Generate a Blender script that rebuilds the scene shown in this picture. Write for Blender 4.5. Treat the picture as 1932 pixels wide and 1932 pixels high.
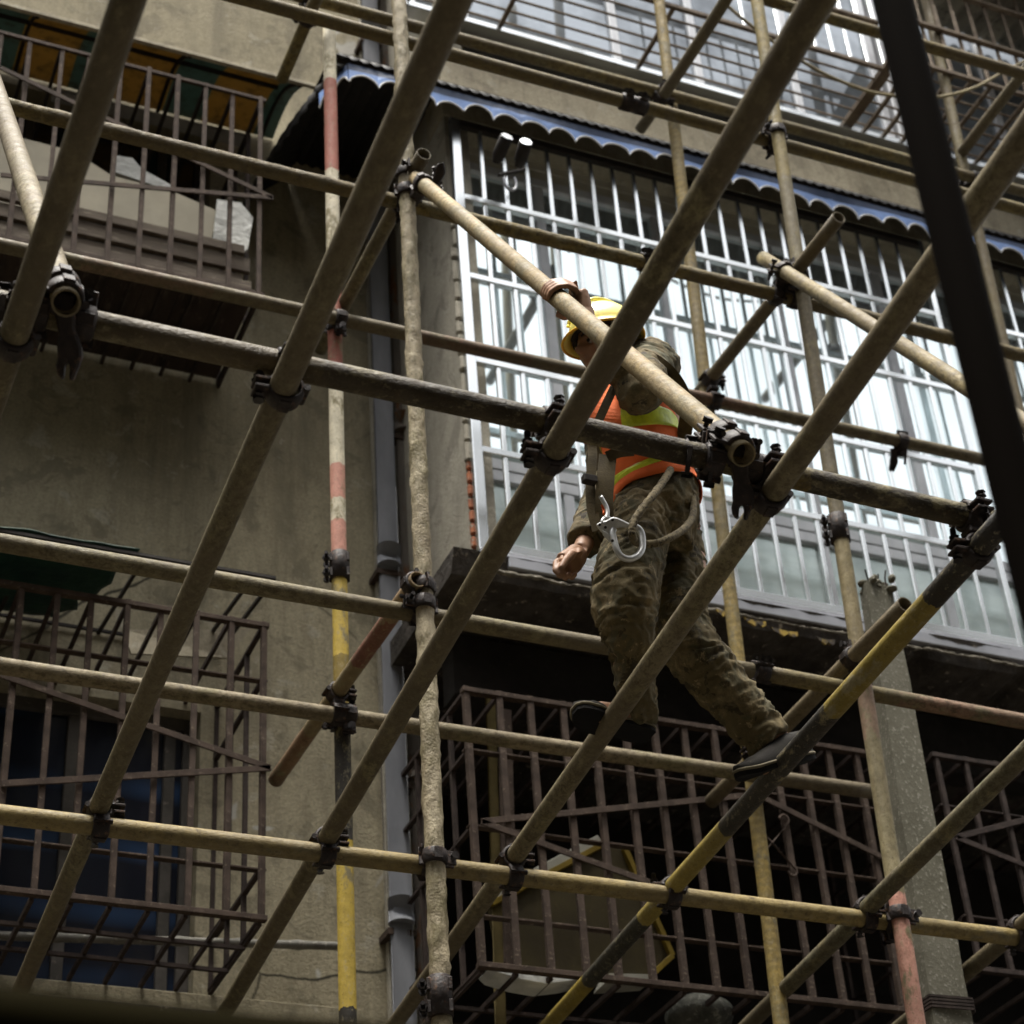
import bpy, bmesh, math, random
from mathutils import Vector, Matrix, noise
R = math.radians
random.seed(7)
for o in list(bpy.data.objects): bpy.data.objects.remove(o)
SCN = bpy.context.scene
COL = SCN.collection

# ------------------------------------------------------------------ camera
# measured from the vanishing points of the facade (picture units: 1932 wide)
CX = 966.0; FPX = 3795.887; CZ = 1.6; S = 1.065
_a = Vector((11000-CX, 2900-CX, FPX)).normalized()      # wall direction  = world X
_b = Vector((545-CX, -4300-CX, FPX)).normalized()       # plumb direction = world Z
_y = _b.cross(_a)
RW = Matrix((_a, _y, _b))                                # rows: world axes in camera space
cam_d = bpy.data.cameras.new("camera"); cam = bpy.data.objects.new("camera", cam_d); COL.objects.link(cam)
right = RW @ Vector((1,0,0)); up = RW @ Vector((0,-1,0)); back = RW @ Vector((0,0,-1))
m = Matrix((right, up, back)).transposed().to_4x4(); m.translation = Vector((0,0,CZ)); cam.matrix_world = m
cam_d.sensor_width = 36; cam_d.lens = 36*FPX/1932
cam_d.clip_start = 0.05; cam_d.clip_end = 500
cam_d.dof.use_dof = True; cam_d.dof.focus_distance = 5.15; cam_d.dof.aperture_fstop = 4.8
SCN.camera = cam

# ------------------------------------------------------------------ light
SUN_EL, SUN_AZ = 80, 215
w = bpy.data.worlds.new("World"); SCN.world = w; w.use_nodes = True
nt = w.node_tree; bg = nt.nodes["Background"]
sky = nt.nodes.new("ShaderNodeTexSky"); sky.sky_type = 'NISHITA'; sky.sun_disc = False
sky.sun_elevation = R(SUN_EL); sky.sun_rotation = R(SUN_AZ); sky.air_density = 1.0; sky.dust_density = 6.0; sky.ozone_density = 1.0
hs = nt.nodes.new("ShaderNodeHueSaturation"); hs.inputs["Saturation"].default_value = 0.12
nt.links.new(sky.outputs[0], hs.inputs["Color"]); nt.links.new(hs.outputs[0], bg.inputs[0]); bg.inputs[1].default_value = 0.072
sd = bpy.data.lights.new("sun", 'SUN'); sd.energy = 1.5; sd.angle = R(28); sd.color = (1.0,0.95,0.86)
so = bpy.data.objects.new("sun", sd); COL.objects.link(so)
sv = Vector((math.sin(R(SUN_AZ))*math.cos(R(SUN_EL)), math.cos(R(SUN_AZ))*math.cos(R(SUN_EL)), math.sin(R(SUN_EL))))
so.rotation_euler = sv.to_track_quat('Z','Y').to_euler()
SCN.view_settings.view_transform = 'Standard'; SCN.view_settings.look = 'None'
SCN.view_settings.exposure = 2.4; SCN.view_settings.gamma = 1.0
SCN.render.engine = 'CYCLES'
SCN.render.resolution_x = SCN.render.resolution_y = 1024
SCN.cycles.max_bounces = 6

# ------------------------------------------------------------------ geometry helpers
def ray(px, py): return RW @ Vector((px-CX, py-CX, FPX))
def at(px, py, Y):                       # point on the plane y = Y*S seen at that place of the picture
    d = ray(px, py); return d*(Y*S/d.y) + Vector((0,0,CZ))
def atZ(px, py, Z):
    d = ray(px, py); return d*((Z-CZ)/d.z) + Vector((0,0,CZ))
def proj(p):
    q = (p-Vector((0,0,CZ))) @ RW; return CX+FPX*q.x/q.z, CX+FPX*q.y/q.z
def pxm(p): return ((p-Vector((0,0,CZ))) @ RW).z/FPX      # metres per picture unit there

def tag(o, label=None, cat=None, group=None, kind=None):
    if label: o['label'] = label
    if cat: o['category'] = cat
    if group: o['group'] = group
    if kind: o['kind'] = kind
    return o
def empty(name, loc, label=None, cat=None, group=None, kind=None):
    o = bpy.data.objects.new(name, None); COL.objects.link(o); o.location = loc; o.empty_display_size = .1
    return tag(o, label, cat, group, kind)

def frame(t, ref=None):
    t = t.normalized()
    if ref is None or abs(ref.normalized().dot(t)) > .98: ref = Vector((0,0,1)) if abs(t.z) < .9 else Vector((0,1,0))
    s = t.cross(ref).normalized(); return s, s.cross(t).normalized(), t

class MB:
    def __init__(s): s.v = []; s.f = []; s.sm = []
    def add(s, vs, fs, smooth=False):
        n = len(s.v); s.v += [Vector(a) for a in vs]; s.f += [tuple(i+n for i in f) for f in fs]; s.sm += [smooth]*len(fs); return s
    def box(s, lo, hi):
        x0,y0,z0 = lo; x1,y1,z1 = hi
        return s.add([(x0,y0,z0),(x1,y0,z0),(x1,y1,z0),(x0,y1,z0),(x0,y0,z1),(x1,y0,z1),(x1,y1,z1),(x0,y1,z1)],
              [(0,3,2,1),(4,5,6,7),(0,1,5,4),(1,2,6,5),(2,3,7,6),(3,0,4,7)])
    def bar(s, p, q, a, b, ref=None):    # rectangular bar p-q, a wide (side) b (other)
        p = Vector(p); q = Vector(q); u, v, t = frame(q-p, ref); u = u*a/2; v = v*b/2
        return s.add([p-u-v,p+u-v,p+u+v,p-u+v,q-u-v,q+u-v,q+u+v,q-u+v],
              [(0,3,2,1),(4,5,6,7),(0,1,5,4),(1,2,6,5),(2,3,7,6),(3,0,4,7)])
    def tube(s, pts, r, n=12, cap=True, rz=None, ref=None):
        pts = [Vector(p) for p in pts]; k = len(pts); rr = r if isinstance(r, (list,tuple)) else [r]*k
        rd = rz if isinstance(rz,(list,tuple)) else ([rz]*k if rz else rr)
        vs = []; u = None
        for i, p in enumerate(pts):
            t = (pts[min(i+1,k-1)]-pts[max(i-1,0)]).normalized()
            if ref is not None: u, v, t = frame(t, ref)
            elif u is None: u, v, t = frame(t)
            else: u = (u - t*u.dot(t)).normalized(); v = t.cross(u)
            for j in range(n):
                a = 2*math.pi*j/n; vs.append(p+u*rr[i]*math.cos(a)+v*rd[i]*math.sin(a))
        fs = [(i*n+j, i*n+(j+1)%n, (i+1)*n+(j+1)%n, (i+1)*n+j) for i in range(k-1) for j in range(n)]
        s.add(vs, fs, True)
        if cap:
            c0 = [v.copy() for v in vs[:n]]; c1 = [v.copy() for v in vs[-n:]]; b = len(s.v); s.v += c0+c1
            s.f += [tuple(b+j for j in range(n-1,-1,-1)), tuple(b+n+j for j in range(n))]; s.sm += [False, False]
        return s
    def ball(s, c, r, n=12, m_=8):
        c = Vector(c); r = Vector(r) if not isinstance(r,(int,float)) else Vector((r,r,r)); vs = [c+Vector((0,0,r.z))]
        for i in range(1,m_):
            th = math.pi*i/m_
            for j in range(n):
                a = 2*math.pi*j/n; vs.append(c+Vector((r.x*math.sin(th)*math.cos(a), r.y*math.sin(th)*math.sin(a), r.z*math.cos(th))))
        vs.append(c-Vector((0,0,r.z))); e = len(vs)-1
        fs = [(0,1+j,1+(j+1)%n) for j in range(n)]+[(1+(i-1)*n+j,1+i*n+j,1+i*n+(j+1)%n,1+(i-1)*n+(j+1)%n) for i in range(1,m_-1) for j in range(n)]
        fs += [(e,1+(m_-2)*n+(j+1)%n,1+(m_-2)*n+j) for j in range(n)]
        return s.add(vs, fs, True)
    def prism(s, outline, o, ux, uy, th): # polygon (2d) in frame ux,uy at o, extruded th along ux x uy (centred)
        o = Vector(o); nrm = ux.cross(uy).normalized()*th/2; k = len(outline)
        vs = [o+ux*a+uy*b-nrm for a,b in outline]+[o+ux*a+uy*b+nrm for a,b in outline]
        return s.add(vs, [tuple(range(k-1,-1,-1)), tuple(range(k,2*k))]+[(i,(i+1)%k,k+(i+1)%k,k+i) for i in range(k)])
    def mesh(s, name, mat, off=Vector((0,0,0)), bevel=0):
        me = bpy.data.meshes.new(name); me.from_pydata([v-off for v in s.v], [], s.f)
        me.polygons.foreach_set("use_smooth", s.sm); me.materials.append(mat)
        bm = bmesh.new(); bm.from_mesh(me)
        if bevel: bmesh.ops.bevel(bm, geom=[e for e in bm.edges if len(e.link_faces)==2 and e.calc_face_angle(0)>.6], offset=bevel, segments=1, affect='EDGES')
        bmesh.ops.recalc_face_normals(bm, faces=bm.faces); bm.to_mesh(me); bm.free(); me.update(); return me
    def build(s, name, mat, parent=None, bevel=0):
        off = parent_loc(parent)
        o = bpy.data.objects.new(name, s.mesh(name, mat, off, bevel)); COL.objects.link(o)
        if parent: o.parent = parent
        return o
def parent_loc(p):
    v = Vector((0,0,0))
    while p: v += p.location; p = p.parent
    return v
def place(name, me, parent, loc, rot=None):
    o = bpy.data.objects.new(name, me); COL.objects.link(o); o.parent = parent; o.location = Vector(loc)-parent_loc(parent)
    if rot is not None: o.rotation_euler = rot.to_euler()
    return o

# ------------------------------------------------------------------ materials
class NG:
    def __init__(s, name):
        s.m = bpy.data.materials.new(name); s.m.use_nodes = True; s.t = s.m.node_tree; s.b = s.t.nodes["Principled BSDF"]
        s.co = s.n("ShaderNodeTexCoord").outputs["Object"]
    def n(s, ty, **k):
        x = s.t.nodes.new(ty)
        for a, v in k.items(): setattr(x, a, v)
        return x
    def l(s, a, b): s.t.links.new(a, b)
    def noise(s, scale, det=4, rough=.6, stretch=None, dist=0):
        x = s.n("ShaderNodeTexNoise"); x.inputs["Scale"].default_value = scale; x.inputs["Detail"].default_value = det; x.inputs["Roughness"].default_value = rough
        x.inputs["Distortion"].default_value = dist
        if stretch:
            mp = s.n("ShaderNodeMapping"); mp.inputs["Scale"].default_value = stretch; s.l(s.co, mp.inputs[0]); s.l(mp.outputs[0], x.inputs["Vector"])
        else: s.l(s.co, x.inputs["Vector"])
        return x.outputs[0]
    def ramp(s, src, lo, hi, a=0., b=1.):
        x = s.n("ShaderNodeMapRange"); x.clamp = True
        for i, v in ((1,lo),(2,hi),(3,a),(4,b)): x.inputs[i].default_value = v
        s.l(src, x.inputs[0]); return x.outputs[0]
    def mix(s, fac, a, b, mode='MIX'):
        x = s.n("ShaderNodeMix", data_type='RGBA', blend_type=mode)
        if isinstance(fac,(int,float)): x.inputs[0].default_value = fac
        else: s.l(fac, x.inputs[0])
        for k, c in ((6,a),(7,b)):
            if isinstance(c,(tuple,list)): x.inputs[k].default_value = (*c[:3],1)
            else: s.l(c, x.inputs[k])
        return x.outputs[2]
    def math(s, op, a, b=0.):
        x = s.n("ShaderNodeMath", operation=op)
        for k, c in ((0,a),(1,b)):
            if isinstance(c,(int,float)): x.inputs[k].default_value = c
            else: s.l(c, x.inputs[k])
        return x.outputs[0]
    def done(s, col, rough=.7, metal=0., bump=None, bs=.3, bd=.01, spec=None):
        if isinstance(col,(tuple,list)): s.b.inputs["Base Color"].default_value = (*col[:3],1)
        else: s.l(col, s.b.inputs["Base Color"])
        if isinstance(rough,(int,float)): s.b.inputs["Roughness"].default_value = rough
        else: s.l(rough, s.b.inputs["Roughness"])
        s.b.inputs["Metallic"].default_value = metal
        s.b.inputs["IOR"].default_value = spec if spec is not None else (1.5 if metal or (isinstance(rough,float) and rough<.45) else 1.28)
        if bump is not None:
            x = s.n("ShaderNodeBump"); x.inputs["Strength"].default_value = bs; x.inputs["Distance"].default_value = bd
            s.l(bump, x.inputs["Height"]); s.l(x.outputs[0], s.b.inputs["Normal"])
        return s.m

def mat_mottle(name, c1, c2, scale=6, c3=None, s3=40, t3=.62, rough=.8, bs=.4, bd=.004, stretch=None, metal=0.):
    g = NG(name); a = g.noise(scale, 5, .65, stretch); col = g.mix(g.ramp(a,.38,.62), c1, c2)
    h = g.noise(s3, 4, .7, stretch)
    if c3: col = g.mix(g.ramp(h, t3-.04, t3+.04), col, c3)
    return g.done(col, rough, metal, h, bs, bd)

def mat_pipe(name, c1, c2, crud=.5, rust=.35, bands=None, jit=.02, rough=.62, bump=.5, seed=0., ring=0., wear=1.):
    """painted scaffold tube; bands = [(z along the tube, colour)...] painted rings"""
    g = NG(name)
    if seed:
        ad = g.n("ShaderNodeVectorMath", operation='ADD'); ad.inputs[1].default_value = (seed*3.1, seed*1.7, seed*.013); g.l(g.co, ad.inputs[0]); raw = g.co; g.co = ad.outputs[0]
    else: raw = g.co
    col = g.mix(g.ramp(g.noise(5,4,.6,(1,1,.35)),.4,.6), c1, c2)
    if bands:
        sp = g.n("ShaderNodeSeparateXYZ"); g.l(raw, sp.inputs[0])
        jn = g.math('MULTIPLY', g.math('SUBTRACT', g.noise(30,3,.7), .5), jit*2); z = g.math('ADD', sp.outputs[2], jn)
        for zz, c in bands:
            k = g.math('GREATER_THAN', z, zz)
            c = c if c is not None else None
            if c is None: c_ = g.mix(g.ramp(g.noise(5,4,.6,(1,1,.35)),.4,.6), c1, c2)
            else: c_ = g.mix(g.ramp(g.noise(9,4,.7),.35,.7), c, tuple(x*.72 for x in c))
            col = g.mix(k, col, c_)
    mud = g.noise(14, 6, .72, (1,1,.55)); col = g.mix(g.ramp(mud, .60-crud*.25, .68-crud*.22), col, (.265,.232,.145)); col = g.mix(g.ramp(g.noise(26,5,.8),.35,.52,.55*wear,0), col, (.09,.07,.045))
    if ring:
        wv = g.n("ShaderNodeTexWave", wave_type='BANDS', bands_direction='Z'); wv.inputs["Scale"].default_value = 9; wv.inputs["Distortion"].default_value = 5; wv.inputs["Detail"].default_value = 4; wv.inputs["Detail Scale"].default_value = 3
        g.l(g.co, wv.inputs[0]); col = g.mix(g.ramp(wv.outputs["Fac"],.25,.75,0,ring), col, tuple(x*.45 for x in c2))
    ru = g.noise(32, 6, .75); col = g.mix(g.ramp(ru, .68-rust*.2, .76-rust*.2), col, (.075,.05,.03))
    g2 = g.noise(60,4,.8,(1,1,.6)); col = g.mix(g.ramp(g2,.40,.50,.6*wear,0), col, (.07,.052,.03)); col = g.mix(g.ramp(g2,.56,.64,0,.45), col, (.40,.35,.25)); sp_ = g.noise(120, 3, .6); col = g.mix(g.ramp(sp_, .6, .72, 0, .55), col, (.03,.024,.018))
    col = g.mix(1.0, col, (.62+.3*(1-wear),.60+.3*(1-wear),.50+.3*(1-wear)), 'MULTIPLY'); big = g.noise(2.6,4,.65,(1,1,.5)); col = g.mix(g.ramp(big,.46,.60,.62*wear,0), col, (.10,.078,.048))
    hh = g.math('ADD', g.math('MULTIPLY', mud, 1.6), g.math('MULTIPLY', ru, .8))
    return g.done(col, g.ramp(ru,.3,.7,rough-.15,rough+.2), 0, g.math('ADD', hh, g.math('MULTIPLY', sp_, .4)), bump, .006)

M = {}
TAN=(.33,.28,.19); OCH=(.40,.31,.12); YEL=(.72,.53,.10); GRY=(.24,.215,.165); BRN=(.20,.165,.115); WHT=(.86,.80,.68); RED=(.52,.19,.16); PNK=(.75,.38,.33); BLK=(.03,.03,.032); DKY=(.30,.22,.05)
M['coupler'] = mat_mottle('coupler_iron', (.018,.014,.013), (.035,.026,.022), 30, (.09,.05,.03), 60, .62, .55, .8, .004)
M['bolt'] = mat_mottle('bolt_steel', (.05,.045,.042), (.025,.02,.02), 60, None, 200, .6, .35, .3, .001, metal=.6)
M['rust'] = mat_mottle('rusty_bar', (.068,.047,.035), (.038,.026,.019), 14, (.13,.10,.075), 55, .63, .85, .6, .003)
M['rust_dark'] = mat_mottle('dark_rusty_bar', (.05,.036,.03), (.025,.018,.015), 14, (.09,.06,.05), 55, .66, .85, .6, .003)
M['rust_top'] = mat_mottle('weathered_bar', (.16,.125,.09), (.10,.075,.055), 14, (.24,.2,.15), 55, .63, .8, .5, .003)

# ---------------------------------------------------------------- concrete walls
def mat_wall(name, c1, c2, stain, spots=True):
    g = NG(name)
    col = g.mix(g.ramp(g.noise(1.1,6,.62),.36,.64), c1, c2)
    col = g.mix(g.ramp(g.noise(2.2,6,.7,(2.2,1,.35)),.50,.72,0,.75), col, stain)
    col = g.mix(g.ramp(g.noise(9,5,.7,(1.8,1,.5)),.45,.75,0,.5), col, tuple(x*.5 for x in c2)); col = g.mix(g.ramp(g.noise(3.2,5,.65,(3.2,1,.16)),.52,.72,0,.35), col, tuple(x*.55 for x in stain)); col = g.mix(g.ramp(g.noise(4.5,6,.72,dist=.7),.54,.60,0,.45), col, tuple(x*.75 for x in stain)); col = g.mix(g.ramp(g.noise(6.3,5,.7,dist=.5),.60,.64,0,.5), col, (.45,.42,.34)); col = g.mix(g.ramp(g.noise(1.7,3,.6),.58,.66,0,.35), col, tuple(min(1,x*1.25) for x in c1))
    fine = g.noise(75,4,.8); col = g.mix(g.ramp(fine,.38,.62,0,.55), col, tuple(x*.62 for x in c2))
    if spots:
        col = g.mix(g.ramp(g.noise(3.1,2,.5,dist=.6),.715,.735), col, (.42,.40,.35))
        v = g.n("ShaderNodeTexVoronoi", feature='DISTANCE_TO_EDGE'); v.inputs["Scale"].default_value = .55
        nn = g.n("ShaderNodeTexNoise"); nn.inputs["Scale"].default_value = 3; nn.inputs["Detail"].default_value = 5
        g.l(g.co, nn.inputs["Vector"]); vm = g.n("ShaderNodeMix", data_type='RGBA'); vm.inputs[0].default_value = .12; g.l(g.co, vm.inputs[6]); g.l(nn.outputs[1], vm.inputs[7]); g.l(vm.outputs[2], v.inputs["Vector"])
        cr_ = g.ramp(v.outputs["Distance"], .001, .004, 1, 0); cm = g.ramp(g.noise(.9,2,.5),.52,.60); col = g.mix(g.math('MULTIPLY', cr_, cm), col, (.05,.045,.03))
    return g.done(col, .9, 0, g.math('ADD', fine, g.noise(11,5,.7)), .55, .012)
M['wall'] = mat_wall('stained_render', (.40,.352,.238), (.285,.248,.165), (.12,.105,.075))
M['wall_r'] = mat_wall('beige_render', (.46,.41,.30), (.37,.325,.235), (.18,.155,.115), False)
M['side'] = mat_wall('smeared_cement', (.52,.48,.39), (.38,.35,.28), (.15,.135,.11), False)
M['edge'] = mat_mottle('pale_broken_concrete', (.20,.18,.14), (.07,.06,.045), 16, (.34,.31,.26), 40, .6, .95, .8, .006)
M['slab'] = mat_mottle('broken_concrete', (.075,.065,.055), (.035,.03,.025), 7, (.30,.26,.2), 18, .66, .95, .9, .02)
M['dark'] = mat_mottle('unlit_dark_wall', (.028,.025,.022), (.016,.014,.012), 4, (.05,.045,.038), 20, .68, .95, .6, .01)  # near-black base carries the shade of unlit rooms and recess
M['ground'] = mat_mottle('lane_concrete', (.07,.065,.055), (.05,.045,.04), 2, (.035,.03,.03), 20, .64, .9, .4, .01)
M['opp'] = mat_wall('grey_render', (.13,.125,.105), (.10,.095,.08), (.06,.055,.045), False)
M['darkglass'] = NG('dark_window_glass').done((.015,.018,.022), .08)
M['pvc'] = mat_mottle('grey_pipe_plastic', (.24,.245,.26), (.17,.175,.19), 5, (.25,.25,.25), 60, .7, .5, .2, .003, (1,1,.3))
M['iron_pipe'] = mat_mottle('rust_streaked_pipe', (.15,.135,.115), (.10,.085,.07), 4, (.13,.06,.025), 12, .6, .85, .7, .008, (1,1,.4))

def wall(name, mat, X0, X1, Z0, Z1, Yf, Yb, holes=(), nx=0, label=None, cat='wall', parent=None):
    xs = sorted({X0,X1,*[h[0] for h in holes],*[h[1] for h in holes]}); zs = sorted({Z0,Z1,*[h[2] for h in holes],*[h[3] for h in holes]})
    def inh(x,z): return any(h[0]<x<h[1] and h[2]<z<h[3] for h in holes)
    b = MB()
    for i in range(len(xs)-1):
        for j in range(len(zs)-1):
            if inh((xs[i]+xs[i+1])/2,(zs[j]+zs[j+1])/2): continue
            a,c,d,e = xs[i],xs[i+1],zs[j],zs[j+1]
            b.add([(a,Yf,d),(c,Yf,d),(c,Yf,e),(a,Yf,e)],[(0,1,2,3)])
            b.add([(a,Yb,d),(c,Yb,d),(c,Yb,e),(a,Yb,e)],[(3,2,1,0)])
    def q(x0,x1,z0,z1): b.add([(x0,Yf,z0),(x1,Yf,z1),(x1,Yb,z1),(x0,Yb,z0)],[(0,1,2,3)])
    q(X0,X1,Z0,Z0); q(X0,X1,Z1,Z1); q(X0,X0,Z0,Z1); q(X1,X1,Z0,Z1)
    for h in holes: q(h[0],h[1],h[2],h[2]); q(h[0],h[1],h[3],h[3]); q(h[0],h[0],h[2],h[3]); q(h[1],h[1],h[2],h[3])
    me = b.mesh(name, mat); bm = bmesh.new(); bm.from_mesh(me); bmesh.ops.remove_doubles(bm, verts=bm.verts, dist=1e-4); bmesh.ops.recalc_face_normals(bm, faces=bm.faces); bm.to_mesh(me); bm.free()
    o = bpy.data.objects.new(name, me); COL.objects.link(o)
    if parent: o.parent = parent; o.location = -parent_loc(parent)
    if label: tag(o, label, cat)
    return o

YW = 6.45*S; YB = 5.75*S
XC = at(864,640,5.75).x                       # corner where the enclosed balconies begin
# ground
g_ = MB().add([(-150,-150,0),(150,-150,0),(150,150,0),(-150,150,0)],[(0,1,2,3)]).build('ground', M['ground']); tag(g_, kind='structure')

BLD = empty('apartment_building', (XC, YW, 0), 'old concrete apartment block with stained walls, barred windows and enclosed balconies behind the scaffold', 'building')
# left wall with two window openings
wl = [at(-60,1290,6.45), at(372,1290,6.45), at(300,1905,6.45)]
zA1, zA0 = at(250,1325,6.45).z, at(250,1905,6.45).z
holeA = (at(-70,1600,6.45).x, at(372,1600,6.45).x, zA0, zA1)
holeB = (at(-70,400,6.45).x, at(395,400,6.45).x, at(250,560,6.45).z, at(250,215,6.45).z)
wl = wall('wall', M['wall'], -9, XC+.02, 0, 15, YW, YW+.25, [holeA, holeB], parent=BLD)
# room shells behind the openings so that they read as rooms
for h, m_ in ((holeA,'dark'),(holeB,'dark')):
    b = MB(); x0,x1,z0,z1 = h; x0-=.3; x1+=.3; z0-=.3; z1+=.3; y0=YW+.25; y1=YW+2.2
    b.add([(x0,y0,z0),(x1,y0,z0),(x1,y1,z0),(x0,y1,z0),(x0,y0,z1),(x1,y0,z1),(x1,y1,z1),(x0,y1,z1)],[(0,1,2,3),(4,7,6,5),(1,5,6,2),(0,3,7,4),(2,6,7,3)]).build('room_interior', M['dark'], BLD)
# horizontal and vertical joints in the render (raised bands)
b = MB(); zb = at(600,1893,6.45).z
b.box((-9,YW-.03,zb-.16),(XC-.24*S,YW-.003,zb-.02)); b.build('string_course', M['wall'], BLD, .004)
b = MB(); xj = at(703,1000,6.45).x; b.box((xj,YW-.035,0),(xj+.05,YW-.004,15)); b.build('pilaster', M['side'], BLD, .004)

# upper front of the projecting bay, its side wall, the slab under it and the recess below
zS1 = at(1272,1098,5.75).z                     # top of the slab = sill of the enclosed balcony
zS0 = at(1250,1170,5.75).z
XR = XC+6.5
zAw = at(1300,320,5.75).z                      # soffit height behind the awning
zSill = at(1240,215,5.75).z
zHead = at(1272,345,5.75).z
W3 = wall('upper_wall', M['wall_r'], XC-.006, XR, zHead+.05, zSill, YB-.007, YB+.2, parent=BLD)
# side cheek of the bay with broken edge
b = MB(); rnd = random.Random(3)
zs_ = [zS0+.02+(zSill+3-zS0)*i/70 for i in range(71)]
for i in range(70):
    z0, z1 = zs_[i], zs_[i+1]
    b.add([(XC-.0,YB,z0),(XC-.0,YB,z1),(XC,YW,z1),(XC,YW,z0)],[(0,1,2,3)])
b.add([(XC,YB,zs_[0]),(XC+.12,YB,zs_[0]),(XC+.12,YW,zs_[0]),(XC,YW,zs_[0])],[(0,1,2,3)])
b.add([(XC,YB,zs_[0]),(XC+.12,YB,zs_[0]),(XC+.12,YB,zs_[-1]),(XC,YB,zs_[-1])],[(0,1,2,3)])
b.add([(XC+.12,YB,zs_[0]),(XC+.12,YW,zs_[0]),(XC+.12,YW,zs_[-1]),(XC+.12,YB,zs_[-1])],[(0,1,2,3)])
b.build('side_wall', M['side'], BLD)
# chipped mortar and bricks along the cheek's front edge
M['brick'] = mat_mottle('orange_brick', (.42,.16,.08), (.3,.12,.07), 18, (.3,.27,.22), 40, .6, .9, .7, .006)
b = MB(); z = at(860,420,5.75).z
xe = XC-.004
k = 0
while z > zS1+.45:
    h = rnd.uniform(.05,.15); wd = rnd.uniform(.035,.055)
    b.box((xe-rnd.uniform(.0,.012),YB-.028-rnd.uniform(0,.012),z-h+.012),(xe+wd+.02,YB-.002,z)); z -= h
b.build('edge_mortar', M['side'], BLD, .008)
b = MB(); z = zS1+.42
while z > zS1+.02:
    b.box((xe-.002,YB-.02-rnd.uniform(0,.01),z-.052),(xe+.06,YB-.003,z)); z -= .066
b.build('exposed_brick', M['brick'], BLD, .006)
# slab of the balcony, ragged front edge
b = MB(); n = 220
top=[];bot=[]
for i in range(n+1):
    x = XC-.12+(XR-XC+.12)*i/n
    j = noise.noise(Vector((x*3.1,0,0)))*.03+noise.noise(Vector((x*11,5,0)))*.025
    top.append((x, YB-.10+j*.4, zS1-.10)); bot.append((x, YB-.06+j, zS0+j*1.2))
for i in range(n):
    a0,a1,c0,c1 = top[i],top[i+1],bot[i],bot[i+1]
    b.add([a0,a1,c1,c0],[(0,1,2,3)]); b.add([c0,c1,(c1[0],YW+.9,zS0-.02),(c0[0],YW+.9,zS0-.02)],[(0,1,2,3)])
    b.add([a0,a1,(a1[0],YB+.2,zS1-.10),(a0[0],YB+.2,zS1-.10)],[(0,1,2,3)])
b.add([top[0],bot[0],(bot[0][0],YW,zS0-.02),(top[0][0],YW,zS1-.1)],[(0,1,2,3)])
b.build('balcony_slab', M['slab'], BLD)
M['pyel'] = mat_mottle('peeling_yellow', (.42,.30,.06), (.3,.2,.05), 20, (.06,.05,.04), 26, .5, .9, .6, .004)
b = MB()
for (x0,x1,yy) in ((1345,1375,1153),(1400,1440,1170),(1450,1500,1188),(1535,1570,1205)):
    p = at(x0,yy,5.66); q = at(x1,yy+(x1-x0)*.19,5.66); hgt=.022
    ol = [(0,0)]
    L = (q-p).length
    ol += [(L*t, -.004-.01*abs(noise.noise(Vector((x0+t*9,0,0))))) for t in (.1,.3,.5,.7,.9)]+[(L,-.0),(L*.97,-hgt),(L*.8,-hgt*1.5),(L*.6,-hgt*.9),(L*.45,-hgt*1.6),(L*.2,-hgt),(0.01,-hgt*.8)]
    MB().prism(ol, Vector((p.x, YB-.115, p.z)), Vector((1,0,0)), Vector((0,0,1)), .008).build('paint_remnant', M['pyel'], BLD)
# ragged pale broken edge
b = MB(); pe_ = []; re_ = []
for i in range(700):
    x = XC+.02+(XR-XC-.04)*i/700; q = noise.noise(Vector((x*9,7,0))); q2 = noise.noise(Vector((x*41,2,0)))
    pe_.append((x,YB-.10+.015*q2,zS0+.022+.012*q+.006*q2)); re_.append(max(.0025,.006+.010*noise.noise(Vector((x*2.3,7,0)))+.008*noise.noise(Vector((x*27,9,1)))))
b.tube(pe_, re_, 7, ref=Vector((0,1,0))); b.build('broken_edge', M['edge'], BLD)
# recess under the slab: dark back wall, ceiling is the slab
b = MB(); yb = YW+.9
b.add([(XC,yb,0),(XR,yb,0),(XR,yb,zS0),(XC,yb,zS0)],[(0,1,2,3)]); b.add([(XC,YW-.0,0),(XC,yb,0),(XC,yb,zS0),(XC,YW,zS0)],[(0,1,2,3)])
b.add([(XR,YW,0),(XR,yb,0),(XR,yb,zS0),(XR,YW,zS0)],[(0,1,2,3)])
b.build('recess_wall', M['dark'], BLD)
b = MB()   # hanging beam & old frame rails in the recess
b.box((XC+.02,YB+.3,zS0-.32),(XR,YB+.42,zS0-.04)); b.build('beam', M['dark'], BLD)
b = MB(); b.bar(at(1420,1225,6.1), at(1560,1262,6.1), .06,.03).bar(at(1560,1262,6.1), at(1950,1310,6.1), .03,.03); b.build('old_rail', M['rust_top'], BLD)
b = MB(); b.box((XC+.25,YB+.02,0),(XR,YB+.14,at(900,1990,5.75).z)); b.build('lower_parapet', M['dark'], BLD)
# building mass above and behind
b = MB(); b.box((XC+.12,YB+1.2,zS0),(XR,YB+1.4,15)); b.build('inner_wall', M['dark'], BLD)

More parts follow.
